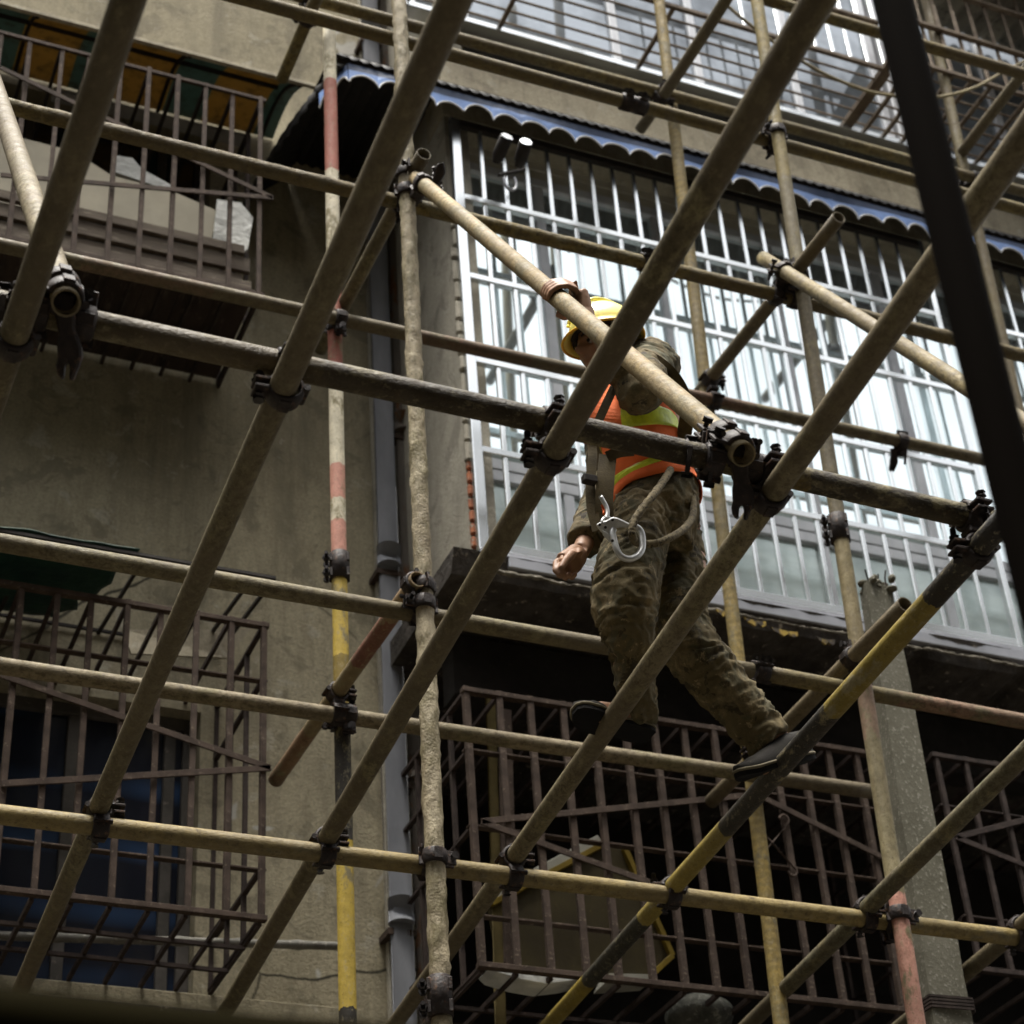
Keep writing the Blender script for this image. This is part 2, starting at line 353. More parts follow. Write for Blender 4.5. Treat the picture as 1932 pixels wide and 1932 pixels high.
# opposite side of the lane (behind the viewer): closes the lane and is what the panes reflect
OB = empty('opposite_building', (0,-4,0), 'grey rendered apartment block across the narrow lane behind the viewer', 'building')
hs_ = []
for i in range(9):
    for j in range(4): hs_.append((-13+i*3.2,-11.6+i*3.2,1.4+j*3.0,3.0+j*3.0))
wall('facade', M['opp'], -14, 16, 0, 14.8, -4, -3.8, hs_, parent=OB)
b = MB()
for h in hs_: b.box((h[0],-3.98,h[2]),(h[1],-3.95,h[3]))
tag(b.build('window_panes', M['darkglass'], OB), kind='stuff')
b = MB(); b.box((-14,-10,0),(16,-4.05,14.8)); b.build('block', M['opp'], OB)
# end walls of the lane
b = MB(); b.box((-6.4,-3.8,0),(-6,YW-.01,10)); tag(b.build('lane_end_wall', M['opp']), 'tall grey wall closing the lane beyond the left edge', 'wall')

# drain pipes in the corner
def drain(px1, py1, px2, py2, Y, r, mat, label, joints):
    p, q = at(px1,py1,Y), at(px2,py2,Y); x = (p.x+q.x)/2; y=(p.y+q.y)/2
    rt = empty('drain_pipe', (x,y,0), label, 'pipe')
    MB().tube([(x,y,0),(x,y,14)], r, 20).build('pipe', mat, rt)
    for jy in joints:
        z = at(px1+(px2-px1)*(jy-py1)/(py2-py1),jy,Y).z; MB().tube([(x,y,z-.05),(x,y,z+.05)], r*1.14, 20).build('socket', mat, rt)
        MB().box((x-r*1.3,y-.01,z-.1),(x+r*1.3,y+.12,z-.075)).build('bracket', M['rust'], rt)
    return rt
drain(716,500,750,1600,6.36,.046,M['pvc'],'smooth grey plastic drain pipe running down the wall corner',(60,1050,1720))
drain(756,500,786,1600,6.40,.040,M['iron_pipe'],'rust streaked old iron pipe beside the grey plastic drain pipe',(800,1450))
# cable drops between them
b = MB(); x = at(700,500,6.4).x; b.tube([(x+.01*math.sin(z*2),YW-.02,z) for z in [i*.4 for i in range(36)]], .006, 6); tag(b.build('wall_cable', M['rust_dark']), 'thin dark cable running down the wall left of the grey drain pipe', 'cable')
# ---------------------------------------------------------------- window cages
def bars_cage(name, label, P00, P11, Yf, Ybk, xs, zs, mat, bw=.022, rail=.03, grid_d=(.0,), vtips=(), topgrid=True, nside=2, sidemid=True, seed=1, dmat=None, right=True, left=False):
    """box cage standing off the wall: xs bar positions, zs rail heights (world), bottom and top grids of depth bars"""
    rd = random.Random(seed); dmat = dmat or mat
    x0, x1 = xs[0], xs[-1]; z0, z1 = min(zs), max(zs)
    rt = empty(name, ((x0+x1)/2, Ybk, z0), label, 'window cage')
    meV = MB().bar((0,0,z0-.012),(0,0,z1+.015), bw, bw*.9, Vector((0,1,0))).mesh('bar', mat, Vector((0,0,0)), .002)
    for x in xs:
        o = place('bar', meV, rt, (x+rd.uniform(-.003,.003), Yf, 0)); o.rotation_euler = (rd.uniform(-.0008,.0008), rd.uniform(-.0008,.0008), rd.uniform(-.2,.2))
    for z in zs:
        MB().bar((x0-.02,Yf+(.016 if z not in (z0,z1) else 0),z),(x1+.02,Yf+(.016 if z not in (z0,z1) else 0),z), .008 if z not in (z0,z1) else .02, rail, Vector((0,1,0))).build('rail', mat, rt, .0015)
    dep = Ybk-Yf
    me = MB().bar((0,0.012,0),(0,dep,0), .014,.018, Vector((0,0,1))).mesh('depth_bar', dmat)
    for x in xs:
        place('depth_bar', me, rt, (x, Yf, z0-.012))
        if topgrid: place('depth_bar', me, rt, (x, Yf, z1+.004))
    for d in grid_d:
        MB().bar((x0,Yf+dep*d,z0-.028),(x1,Yf+dep*d,z0-.028), .016,.014, Vector((0,0,1))).build('cross_bar', dmat, rt)
    for side, xx in ((right, x1),(left, x0)):
        if not side: continue
        for k in range(1,nside+2):
            y = Yf+dep*k/(nside+1)
            MB().bar((xx,y,z0),(xx,y,z1), .017,.017, Vector((0,1,0))).build('bar', dmat, rt)
        for z in zs: MB().bar((xx,Yf,z),(xx,Ybk,z), .02,.012, Vector((0,0,1))).build('side_rail', dmat, rt)
    for tip, ends in vtips:
        for e in ends:
            a = tip; b_ = e
            MB().bar((a[0],Yf-.016,a[1]),(b_[0],Yf-.016,b_[1]), .024,.008, Vector((0,1,0))).build('brace', mat, rt, .001)
    return rt
def XZ(px,py,Y): p = at(px,py,Y); return p.x, p.z

# lower left cage
Yf = 5.85
xs = [at(x,1400,Yf).x for x in (13,85,152,222,287,353,426,495)]; stp = (xs[-1]-xs[0])/7
xs = [xs[-1]-stp*i for i in range(10,-1,-1)]
zs = [at(495,1181,Yf).z, at(502,1283,Yf).z, at(500,1640,Yf).z, at(489,1733,Yf).z]
tip = XZ(508,1453,Yf); e1 = XZ(0,1278,Yf); e2 = XZ(0,1483,Yf)
bars_cage('window_cage','rusty window cage at the lower left with a V brace over a dark blue window', None,None, Yf*S, YW, xs, zs, M['rust'], grid_d=(.3,.62), vtips=[(tip,(e1,e2))], seed=2, dmat=M['rust_dark'], sidemid=True)
# extra side diagonals
# window behind it
def window(name, label, X0,X1,Z0,Z1,Y, fm, gm, mull=(), tr=(), fw=.05):
    rt = empty(name, ((X0+X1)/2, Y, Z0), label, 'window')
    f = MB(); f.box((X0,Y-.03,Z0),(X0+fw,Y+.03,Z1)).box((X1-fw,Y-.03,Z0),(X1,Y+.03,Z1)).box((X0+fw,Y-.029,Z0),(X1-fw,Y+.029,Z0+fw)).box((X0+fw,Y-.029,Z1-fw),(X1-fw,Y+.029,Z1))
    f.build('frame', fm, rt, .003)
    ms = [X0+fw]+list(mull)+[X1-fw]
    for mx in mull: MB().box((mx-fw*.45,Y-.026,Z0+fw),(mx+fw*.45,Y+.026,Z1-fw)).build('mullion', fm, rt, .003)
    for tz_ in tr: MB().box((X0+fw,Y-.024,tz_-fw*.35),(X1-fw,Y+.024,tz_+fw*.35)).build('transom_rail', fm, rt, .003)
    for i in range(len(ms)-1):
        MB().box((ms[i],Y-.004,Z0+fw),(ms[i+1],Y+.004,Z1-fw)).build('pane', gm, rt)
    return rt
g = NG('pane_with_blue_reflections'); wv = g.n("ShaderNodeTexWave", wave_type='BANDS', bands_direction='Z'); wv.inputs["Scale"].default_value = 1.15; wv.inputs["Distortion"].default_value = 1.2; wv.inputs["Detail"].default_value = 1.5; g.l(g.co, wv.inputs[0])
col = g.mix(g.math('MULTIPLY', g.ramp(wv.outputs["Fac"],.6,1.,0,1), g.ramp(g.noise(1.3,2,.5),.38,.62)), (.012,.014,.022), (.03,.06,.125))  # blue reflection streaks painted into the pane colour as wave bands
M['bluepane'] = g.done(col, .12)
M['woodframe'] = mat_mottle('old_window_frame', (.09,.08,.07), (.055,.05,.042), 6, (.14,.12,.1), 30, .65, .8, .4, .003)
hx0,hx1,hz0,hz1 = holeA
window('window','dark blue glazed window behind the lower left cage',hx0,hx1,hz0,hz1,YW+.1,M['woodframe'],M['bluepane'],sorted([at(310,1600,6.55).x, at(120,1600,6.55).x]))
b = MB(); b.box((hx0-.1,YW-.07,hz0-.07),(hx1+.1,YW+.02,hz0-.004)); tag(b.build('window_sill', M['slab'], None, .006),'rough concrete sill under the dark blue window','sill')
# bamboo pole on the wall
pb = [at(-20,1765,6.3), at(300,1778,6.3), at(640,1785,6.3)]
b = MB(); b.tube([pb[0]+(pb[2]-pb[0])*(i/40) for i in range(41)], [.016+(.004 if i%7==0 else 0) for i in range(41)], 10); M['bamboo']=mat_mottle('weathered_bamboo',(.2,.19,.16),(.14,.13,.11),8,(.28,.26,.22),50,.6,.6,.3,.002)
tag(b.build('bamboo_pole', M['bamboo']), 'weathered bamboo pole lying level under the lower left cage', 'pole')

# awning frame above it with torn green tarpaulin
Yo = 5.72
fr = empty('awning_frame', at(300,1060,6.0), 'bare black iron awning frame with torn dark green sheet above the lower left cage', 'awning')
o0 = at(-30,1008,Yo); o1 = at(520,1091,Yo); zr = o1.z; dz = -.02
M['blackiron'] = mat_mottle('black_iron', (.018,.015,.013), (.03,.024,.02), 20, None, 60, .6, .7, .4, .002)
w1 = at(430,1225,6.42); w0z = w1.z
MB().bar((o0.x,Yo*S,zr),(o1.x,Yo*S,zr), .012,.012, Vector((0,0,1))).build('front_rod', M['blackiron'], fr)
for px in (518,480,272,60):
    x = at(px,1091,Yo).x; MB().bar((x,Yo*S+.006,zr),(x+.0,YW,w0z), .014,.012, Vector((0,0,1))).build('side_rod', M['blackiron'], fr)
MB().bar((o0.x,YW-.02,w0z),(o1.x,YW-.02,w0z), .012,.012, Vector((0,0,1))).build('wall_rod', M['blackiron'], fr)
g = NG('dark_green_tarp'); M['tarp'] = g.done(g.mix(g.ramp(g.noise(8,4,.6),.4,.6),(.008,.03,.024),(.015,.045,.03)), .6, 0, g.noise(20,3,.6), .5,.01)
b = MB(); nx, ny = 40, 14; x0, x1 = o0.x-.3, at(272,1060,Yo).x
pts = [[None]*(ny+1) for _ in range(nx+1)]
for i in range(nx+1):
    for j in range(ny+1):
        t = i/nx; u = j/ny; xe_ = x1-.02-.16*u+.05*noise.noise(Vector((u*7,3,1)))
        x = x0+(xe_-x0)*t; y = Yo*S-.01+(YW-.03-Yo*S)*u; z = zr+.012+(w0z-zr)*u-.035*math.sin(math.pi*u)*(1+.4*noise.noise(Vector((x*4,0,0))))+.012*noise.noise(Vector((x*9,y*9,0)))
        pts[i][j] = (x,y,z)
vs = [p for r_ in pts for p in r_]; fs = [(i*(ny+1)+j,(i+1)*(ny+1)+j,(i+1)*(ny+1)+j+1,i*(ny+1)+j+1) for i in range(nx) for j in range(ny)]
o = b.add(vs, fs, True).build('tarpaulin', M['tarp'], fr); md = o.modifiers.new('th','SOLIDIFY'); md.thickness = .004
# pale board and brackets inside
tag(MB().add([at(510*.0+620*.37,1190,6.2),at(470,1190,6.3),at(425,1243,6.3),at(245,1235,6.2)],[(0,1,2,3)]).build('loose_board', M['wall_r']), 'pale board resting on the top bars of the lower left cage', 'board').modifiers.new('th','SOLIDIFY').thickness = .012

# ---------------- upper left cage
Yf = 5.85
xs = [at(x,330,Yf).x for x in (32,492)]; stp = (xs[1]-xs[0])/8; xs = [xs[1]-stp*i for i in range(12,-1,-1)]
zs = [at(490,188,Yf).z, at(497,557,Yf).z]
zs_ul = zs
tip = XZ(513,378,Yf); e1 = XZ(0,133,Yf); e2 = XZ(0,335,Yf)
bars_cage('window_cage','rusty window cage holding planks and pale sheets under the striped awning', None,None, Yf*S, YW, xs, zs, M['rust'], bw=.02, rail=.018, grid_d=(.5,), vtips=[(tip,(e1,e2))], seed=5, dmat=M['rust_dark'])
hx0,hx1,hz0,hz1 = holeB
window('window','unlit window behind the upper left cage',hx0,hx1,hz0,hz1,YW+.12,M['woodframe'],M['darkglass'],[(hx0+hx1)/2-.3,(hx0+hx1)/2+.35])
# floor boards of the cage (dark brown on every face)
M['plank'] = mat_mottle('grey_brown_plank', (.13,.105,.08), (.085,.066,.05), 5, (.2,.17,.13), 24, .6, .85, .5, .004, (.3,1,3))
M['darkplank'] = mat_mottle('dark_brown_plank', (.05,.034,.026), (.03,.02,.016), 5, (.07,.05,.04), 24, .6, .85, .5, .004, (1,.3,3))
fl = empty('plank_floor', (xs[5], YW-.3, zs[1]), 'dark wooden planks laid on the bottom of the upper left cage', 'planks')
n = 11; xa, xb = xs[0]-.1, xs[-1]-.015
for i in range(n):
    a = xa+(xb-xa)*i/n; MB().box((a+.0008,Yf*S+.03,zs[1]+.012),(a+(xb-xa)/n-.0008,YW-.02,zs[1]+.03+.004*(i%2))).build('plank', M['darkplank'], fl, .002)
# upright planks and sheets stored inside
st = empty('stored_planks', (xs[6], Yf*S+.06, zs[1]+.03), 'stack of grey brown planks on edge at the bottom of the upper left cage', 'planks')
zz = zs[1]+.035; hts = [.085,.07,.09,.06]
for k, h in enumerate(hts):
    x1_ = xs[-1]-.02-(.03 if k%2 else 0); MB().box((xs[0],Yf*S+.05+.014*((k*7)%4),zz),(x1_,Yf*S+.075+.014*((k*7)%4),zz+h-.009)).build('plank', M['plank'], st, .003); zz += h
g = NG('cream_sheet'); M['cream'] = g.done(g.mix(g.ramp(g.noise(3,5,.6),.4,.6),(.42,.38,.29),(.34,.31,.24)), .8, 0, g.noise(5,3,.6,(1,1,.4)), .4,.02)
g = NG('white_plastic'); M['whitep'] = g.done(g.mix(g.ramp(g.noise(7,5,.6),.4,.6),(.6,.6,.56),(.4,.4,.37)), .5, 0, g.noise(12,4,.6), .8,.02)
def sheet(label, poly, Y, mat, th=.01, name='sheet', wav=.0, cat='sheet'):
    b = MB(); ps = [at(x,y,Y) for x,y in poly]; k = len(ps)
    b.add([p for p in ps]+[p+Vector((0,th,0)) for p in ps], [tuple(range(k)), tuple(range(2*k-1,k-1,-1))]+[(i,k+i,k+(i+1)%k,(i+1)%k) for i in range(k)])
    return tag(b.build(name, mat, None, .002), label, cat)
sheet('large cream sheet leaning behind the bars of the upper left cage', [(-40,235),(35,258),(140,285),(210,330),(330,362),(412,398),(396,465),(200,422),(-40,375)], 5.98, M['cream'])
sheet('torn white plastic beside the cream sheet in the upper left cage', [(410,375),(455,382),(478,410),(468,470),(452,482),(400,468)], 5.965, M['whitep'])
sheet('crumpled white bag behind the bars of the upper left cage', [(213,292),(250,297),(268,318),(330,352),(322,360),(255,338),(210,322)], 6.02, M['whitep'], .03, 'plastic_bag', cat='bag')
sheet('small blue strip of sheet above the stored planks', [(398,456),(434,463),(434,472),(396,465)], 5.95, NG('faded_blue').done((.10,.2,.33),.6), .006)
# two grey pipes slung in the cage
for (a,b_,lb,nm) in (((100,178),(470,268),'pale grey plastic pipe slung level under the striped awning','plastic_pipe'),):
    p, q = at(a[0],a[1],6.2), at(b_[0],b_[1],6.2)
    tag(MB().tube([p,q],.035,16).build(nm, mat_mottle('pale_grey_plastic',(.34,.33,.3),(.26,.25,.23),5,None,40,.6,.5,.2,.003)), lb, 'pipe')
# striped curved awning
g = NG('striped_awning'); TR_=1; sp = g.n("ShaderNodeSeparateXYZ"); g.l(g.co, sp.inputs[0])
fr_ = g.math('FRACT', g.math('DIVIDE', g.math('ADD', sp.outputs[0], 20.0+.07), .44*S))
c_ = g.mix(g.math('GREATER_THAN', fr_, .42), (.095,.135,.115), (.26,.18,.065)); grime = g.noise(14,5,.75)
c_ = g.mix(g.ramp(grime,.5,.7,0,.8), c_, (.05,.04,.025)); M['striped'] = g.done(c_, .7, 0, grime, .5,.01); tb = g.n('ShaderNodeBsdfTranslucent'); g.l(c_, tb.inputs[0]); mx_ = g.n('ShaderNodeMixShader'); mx_.inputs[0].default_value = .32; g.l(g.b.outputs[0], mx_.inputs[1]); g.l(tb.outputs[0], mx_.inputs[2]); g.l(mx_.outputs[0], g.t.nodes['Material Output'].inputs[0])
aw = empty('striped_awning', at(300,150,6.2), 'curved yellow and green striped awning over the upper left cage', 'awning')
oA = at(-20,14,5.86); oB = at(588,164,5.86); iB = at(515,268,6.44)
nu = 14; b = MB(); ring = []
Xa = oA.x-.6; Xb = oB.x
def aw_pt(x,u):   # u 0 outer edge .. 1 wall
    y = oB.y+(YW-.005-oB.y)*u; z = oB.z+(iB.z+.03-oB.z)*(u**.8)+.10*math.sin(math.pi*u); return Vector((x-(Xb-iB.x)*.35*u*(1 if x>Xb-.01 else 0), y, z))
nX = 40
vs = [aw_pt(Xa+(Xb-Xa)*i/nX, j/nu) for i in range(nX+1) for j in range(nu+1)]
fs = [(i*(nu+1)+j,(i+1)*(nu+1)+j,(i+1)*(nu+1)+j+1,i*(nu+1)+j+1) for i in range(nX) for j in range(nu)]
o = b.add(vs,fs,True).build('canopy', M['striped'], aw); md = o.modifiers.new('th','SOLIDIFY'); md.thickness = .006; md.offset = 0
MB().bar((Xa,oB.y-.01,oB.z-.004),(Xb+.012,oB.y-.01,oB.z-.004),.022,.02,Vector((0,0,1))).build('edge_strip', M['wall_r'], aw)
for px in (560,350,50):
    x = at(px,200,5.9).x; MB().tube([aw_pt(x,j/nu)-Vector((0,0,.016)) for j in range(nu+1)], .01, 8).build('rib', M['blackiron'], aw)
for u in (.35,): MB().tube([aw_pt(Xa,u)-Vector((0,0,.02)), aw_pt(Xb-.1,u)-Vector((0,0,.02))], .012, 8).build('purlin', M['blackiron'], aw)
# struts from cage top to the awning
for i in range(3,13):
    x = xs[i]; MB().bar((x,Yf*S,zs_ul[0]),(x,YW,zs_ul[0]-.02+.3*0), .014,.014, Vector((0,0,1))).build('strut', M['blackiron'], aw)

# ---------------- steel grille of the enclosed balcony
g = NG('bright_steel'); M['steel'] = g.done(g.mix(g.ramp(g.noise(2,3,.5,(1,1,.2)),.4,.6),(.80,.83,.83),(.70,.73,.74)), .22, .9, None)
g = NG('white_aluminium'); M['alu'] = g.done(g.mix(g.ramp(g.noise(6,4,.6),.4,.7),(.55,.56,.58),(.42,.43,.45)), .42, .2)
g = NG('lilac_grey_channel'); M['channel'] = g.done(g.mix(g.ramp(g.noise(6,4,.6),.4,.7),(.33,.335,.36),(.25,.255,.27)), .4, .3)
GY = 5.7
zR = [at(1272,y,GY).z for y in (341,466,612,762,925,1096)]
zst = (zR[0]-zR[-1])/5; zR = [zR[0]-zst*i for i in range(6)]
gx0 = at(887,680,GY).x; dx = .10848*S; first = at(914,377,GY).x
def grille(label, gx0, xs, gx1, nm='steel_grille'):
    rt = empty(nm, ((gx0+gx1)/2, GY*S, zR[-1]), label, 'window grille'); y = GY*S
    for (x,wd) in ((gx0,.045),(gx1,.03)): MB().box((x-wd/2,y-.018,zR[-1]-.03),(x+wd/2,y+.018,zR[0]+.02)).build('frame_post', M['steel'], rt, .003)
    me = MB().box((-.0105,-.01,zR[-1]),(.0105,.01,zR[0])).mesh('bar', M['steel'], Vector((0,0,0)), .003)
    for x in xs: place('bar', me, rt, (x, y, 0))
    for i, z in enumerate(zR):
        h = .0165 if 0<i<5 else .021
        MB().box((gx0+.0227,y-.016,z-h),(gx1-.0152,y+.016,z+h)).build('rail', M['steel'] if i not in (0,) else M['blackiron'], rt, .003)
    MB().box((gx0-.02,y-.02,zR[-1]-.052),(gx1+.03,y+.02,zR[-1]-.022)).build('sill_channel', M['channel'], rt, .004)
    MB().box((gx0+.09,y-.045,zR[-1]-.115),(gx1+.03,y+.02,zR[-1]-.055)).build('sill_flange', M['channel'], rt, .004)
    # return of the grille to the wall at the left end
    return rt
gx1 = at(1855,950,GY).x
gxs = [first+dx*i for i in range(60) if first+dx*i < gx1-.05]
GR = grille('long chrome steel grille in front of the glazed balcony under the blue awning', gx0, gxs, gx1)
gx2 = gx1+.16
grille('second steel grille of the neighbouring balcony at the right edge', gx2, [gx2+.1+dx*i for i in range(18)], gx2+2.1)
# glazed window behind
g = NG('reflective_window_film'); _fc = 0; M['film'] = g.done(g.mix(g.ramp(g.noise(1.2,4,.6,(1,1,.5)),.42,.6),(.84,.93,.94),(.70,.79,.80)), .035, .74, g.noise(.9,1,.5), .03,.02)
g = NG('frosted_green_pane'); M['frost'] = g.done(g.mix(g.ramp(g.noise(3,5,.6,(1,1,2.5)),.4,.6),(.62,.70,.67),(.48,.55,.53)), .22, .5, None)
WY = 5.91
mpx = [(1018,430),(1240,500),(1474,667),(1700,760)]
mx = [at(x,y,WY).x for x,y in mpx]
step = (mx[-1]-mx[0])/3*.5
mulls = [mx[0]+step*i for i in range(-0,12)]
wx0, wx1 = XC+.13, XR-.3
for (lb,za,zb_,gm,nm) in (('tall sliding windows with pale aluminium frames behind the steel grille', zR[4]+.17*zst, zR[1]+.97*zst, 'film','window'),('row of frosted greenish lower panes behind the steel grille', zR[5]+.02, zR[4]+.155*zst, 'frost','window')):
    window(nm, lb, wx0, wx1, za, zb_, WY*S, M['alu'], M[gm], [x for x in mulls[::2] if wx0+.1<x<wx1-.1], (), .055)
M['valbeige'] = mat_mottle('beige_head_panel',(.50,.47,.38),(.42,.39,.31),3,None,40,.6,.8,.3,.004,(.3,1,2))
b = MB()
for k in range(5): b.box((wx0,WY*S-.02-.004*(k%2),zR[1]+.98*zst+k*.06),(wx1,WY*S+.03,zR[1]+.98*zst+k*.06+.055))
hp = b.build('head_panel', M['valbeige'], BLD)
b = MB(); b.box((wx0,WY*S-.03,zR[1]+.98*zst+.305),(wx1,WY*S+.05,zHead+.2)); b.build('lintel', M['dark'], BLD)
b = MB(); b.box((XC+.121,GY*S+.05,zR[-1]-.12),(XR,WY*S+.05,zR[-1]-.03)); b.build('inner_sill', M['slab'], BLD)

# ---------------- blue scalloped awning
Yw2 = 5.59
oL = at(655,128,Yw2); oR = at(1740,411,Yw2); zA = (oL.z+oR.z)/2
M['corr'] = mat_mottle('black_corrugated_sheet', (.03,.028,.027), (.02,.019,.018), 6, (.06,.055,.05), 40, .68, .7, .5, .003)
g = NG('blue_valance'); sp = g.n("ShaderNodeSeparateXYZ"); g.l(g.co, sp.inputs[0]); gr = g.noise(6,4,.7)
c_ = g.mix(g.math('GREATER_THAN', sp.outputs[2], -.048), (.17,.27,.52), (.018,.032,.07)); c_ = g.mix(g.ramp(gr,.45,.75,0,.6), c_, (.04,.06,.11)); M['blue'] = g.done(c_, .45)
g = NG('white_trim'); M['trim'] = g.done((.6,.58,.54), .6)
AW = empty('blue_awning', (oL.x, oL.y, zA), 'long black corrugated awning with blue scalloped valance over the steel grille', 'awning')
Xl, Xr = oL.x, XR-.4; yo = oL.y
zi = zA+.24
def corr_sheet(x0,x1,yA,zA_,yB,zB,mat,parent,name,pitch=.055,amp=.009,overhang=0):
    n = int((x1-x0)/pitch*6); vs=[]; 
    for i in range(n+1):
        x = x0+(x1-x0)*i/n; dz = amp*math.sin(2*math.pi*(x-x0)/pitch)
        vs += [(x,yA,zA_+dz),(x,(yA+yB)/2,(zA_+zB)/2+dz+.015),(x,yB,zB+dz)]
    fs = []
    for i in range(n): fs += [(i*3,(i+1)*3,(i+1)*3+1,i*3+1),(i*3+1,(i+1)*3+1,(i+1)*3+2,i*3+2)]
    o = MB().add(vs,fs,True).build(name, mat, parent); md = o.modifiers.new('th','SOLIDIFY'); md.thickness = .003; return o
corr_sheet(Xl-.02,Xr,yo-.03,zA+.012,YB-.004,zi,M['corr'],AW,'roof_sheet')
corr_sheet(Xl-.02,XC+.1,YB-.004,zi,YW,zi+.03,M['corr'],AW,'roof_sheet')
# left hip: falls from the front corner back to the wall
iL = at(556,305,6.40)
b = MB(); n = 40; vs = []
for i in range(n+1):
    u = i/n
    for j in range(9):
        t = j/8
        top_ = Vector((Xl, yo+(YW-yo)*u, zA+ (zi-zA)*min(1,u*1.9)*.6)); bot_ = Vector((Xl-.02-(.0+.30*u), yo+(YW-yo)*u, zA-.02-.40*u*u+(.0)))
        rp = .008*math.sin(u*2*math.pi*14); vs.append(top_*(1-t)+bot_*t+Vector((-.04*math.sin(math.pi*t)+rp,0,.05*math.sin(math.pi*t)*u)))
fs = [(i*9+j,(i+1)*9+j,(i+1)*9+j+1,i*9+j+1) for i in range(n) for j in range(8)]
o = b.add(vs,fs,True).build('hip_sheet', M['corr'], AW); md = o.modifiers.new('th','SOLIDIFY'); md.thickness=.003
def valance(p, q, drop, pitch, name):
    p = Vector(p); q = Vector(q); L = (q-p).length; ux = (q-p).normalized(); n = int(L/pitch); m_ = 14; vs=[]; edge=[]
    for i in range(n*m_+1):
        s_ = i/m_; f = s_-math.floor(s_); kk = math.floor(s_); dd_ = drop*(1+.09*math.sin(kk*2.7)+.07*math.sin(s_*.37)); d = dd_*(1-(.44+.08*math.sin(kk*1.9))*math.sin(math.pi*f)**.6) if 0<f<1 else dd_
        a = p+ux*(pitch*s_); wv_ = Vector((0,-.006*math.sin(s_*1.3)-.005*math.sin(s_*.31),.004*math.sin(s_*.23)+.003*math.sin(s_*.71))); vs += [a, a+wv_-Vector((0,0,d*.6)), a+wv_-Vector((0,0,d))]; edge.append(a+wv_-Vector((0,0,d)))
    fs = []
    for i in range(n*m_): fs += [(i*3,(i+1)*3,(i+1)*3+1,i*3+1),(i*3+1,(i+1)*3+1,(i+1)*3+2,i*3+2)]
    o = MB().add(vs,fs).build(name, M['blue'], AW); md = o.modifiers.new('th','SOLIDIFY'); md.thickness = .003
    MB().tube(edge, .0045, 6).build('trim', M['trim'], o)
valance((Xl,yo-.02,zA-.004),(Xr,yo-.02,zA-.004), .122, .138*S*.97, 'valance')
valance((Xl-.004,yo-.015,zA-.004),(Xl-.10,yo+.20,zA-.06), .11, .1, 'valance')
b = MB(); b.bar((Xl,yo+.01,zA-.012),(Xr,yo+.01,zA-.012),.025,.025,Vector((0,0,1))); b.bar((Xl,YB-.03,zi-.03),(Xr,YB-.03,zi-.03),.03,.03,Vector((0,0,1))); b.build('frame_rail', M['blackiron'], AW)
x = Xl+.4
while x < Xr: MB().bar((x,yo+.02,zA-.014),(x,YB-.02,zi-.03),.02,.02,Vector((0,0,1))).build('rafter', M['blackiron'], AW); x += .75

# spotlights below the awning
g = NG('lamp_reflector'); M['lens'] = g.done((.85,.87,.87), .15, .8)
SP = empty('spotlight', at(975,275,5.52), 'pair of cylindrical spotlights hanging at the left end under the blue awning', 'lamp')
for (tx,ty,bx,by) in ((956,258,930,318),(992,268,975,325)):
    p = at(tx,ty,5.45); q = p+ (at(bx,by,5.6)-p)*.8; ax = (q-p).normalized()
    MB().tube([p,p+ax*.006,q-ax*.04,q],[.03,.031,.031,.018],18,True).build('lamp_body', M['blackiron'], SP)
    MB().tube([p-ax*.004,p-ax*.001],[.026,.029],18,True).build('lens', M['lens'], SP)
MB().bar(at(940,330,5.6),at(990,320,5.6),.02,.01).build('bracket', M['blackiron'], SP)
b = MB(); c0 = at(962,335,5.55); b.tube([c0+Vector((0.03*math.cos(a),0,.05*math.sin(a)-.03)) for a in [math.pi*(.75+1.5*i/14) for i in range(15)]], .007, 8); tag(b.build('cable_loop', M['channel']), 'loop of grey cable hanging below the spotlights','cable')
# ---------------- lower right cages under the slab
Yf = 5.7
xa, za = XZ(880,1305,Yf); dxc = .1246*S
zs = [at(1000,1322,Yf).z, at(1100,1444,Yf).z, at(1150,1590,Yf).z, at(1100,1748,Yf).z, at(1100,1842,Yf).z]
xs = [xa+dxc*i for i in range(int((at(1745,1600,Yf).x-xa)/dxc)+1)]
tip = XZ(905,1554,Yf); e1 = XZ(1400,1505,Yf); e2 = XZ(1262,1683,Yf)
tp2 = XZ(1700,1640,Yf); e3 = XZ(1435,1508,Yf)
bars_cage('window_cage','deep dark brown window cage below the balcony slab holding a tilted yellow board', None,None, Yf*S, YW+.1, xs, zs, M['rust'], bw=.026, rail=.032, grid_d=(.35,.7), vtips=[(tip,(e1,e2)),(tp2,(e3,))], seed=9, dmat=M['rust_dark'], right=False, left=True, nside=4)
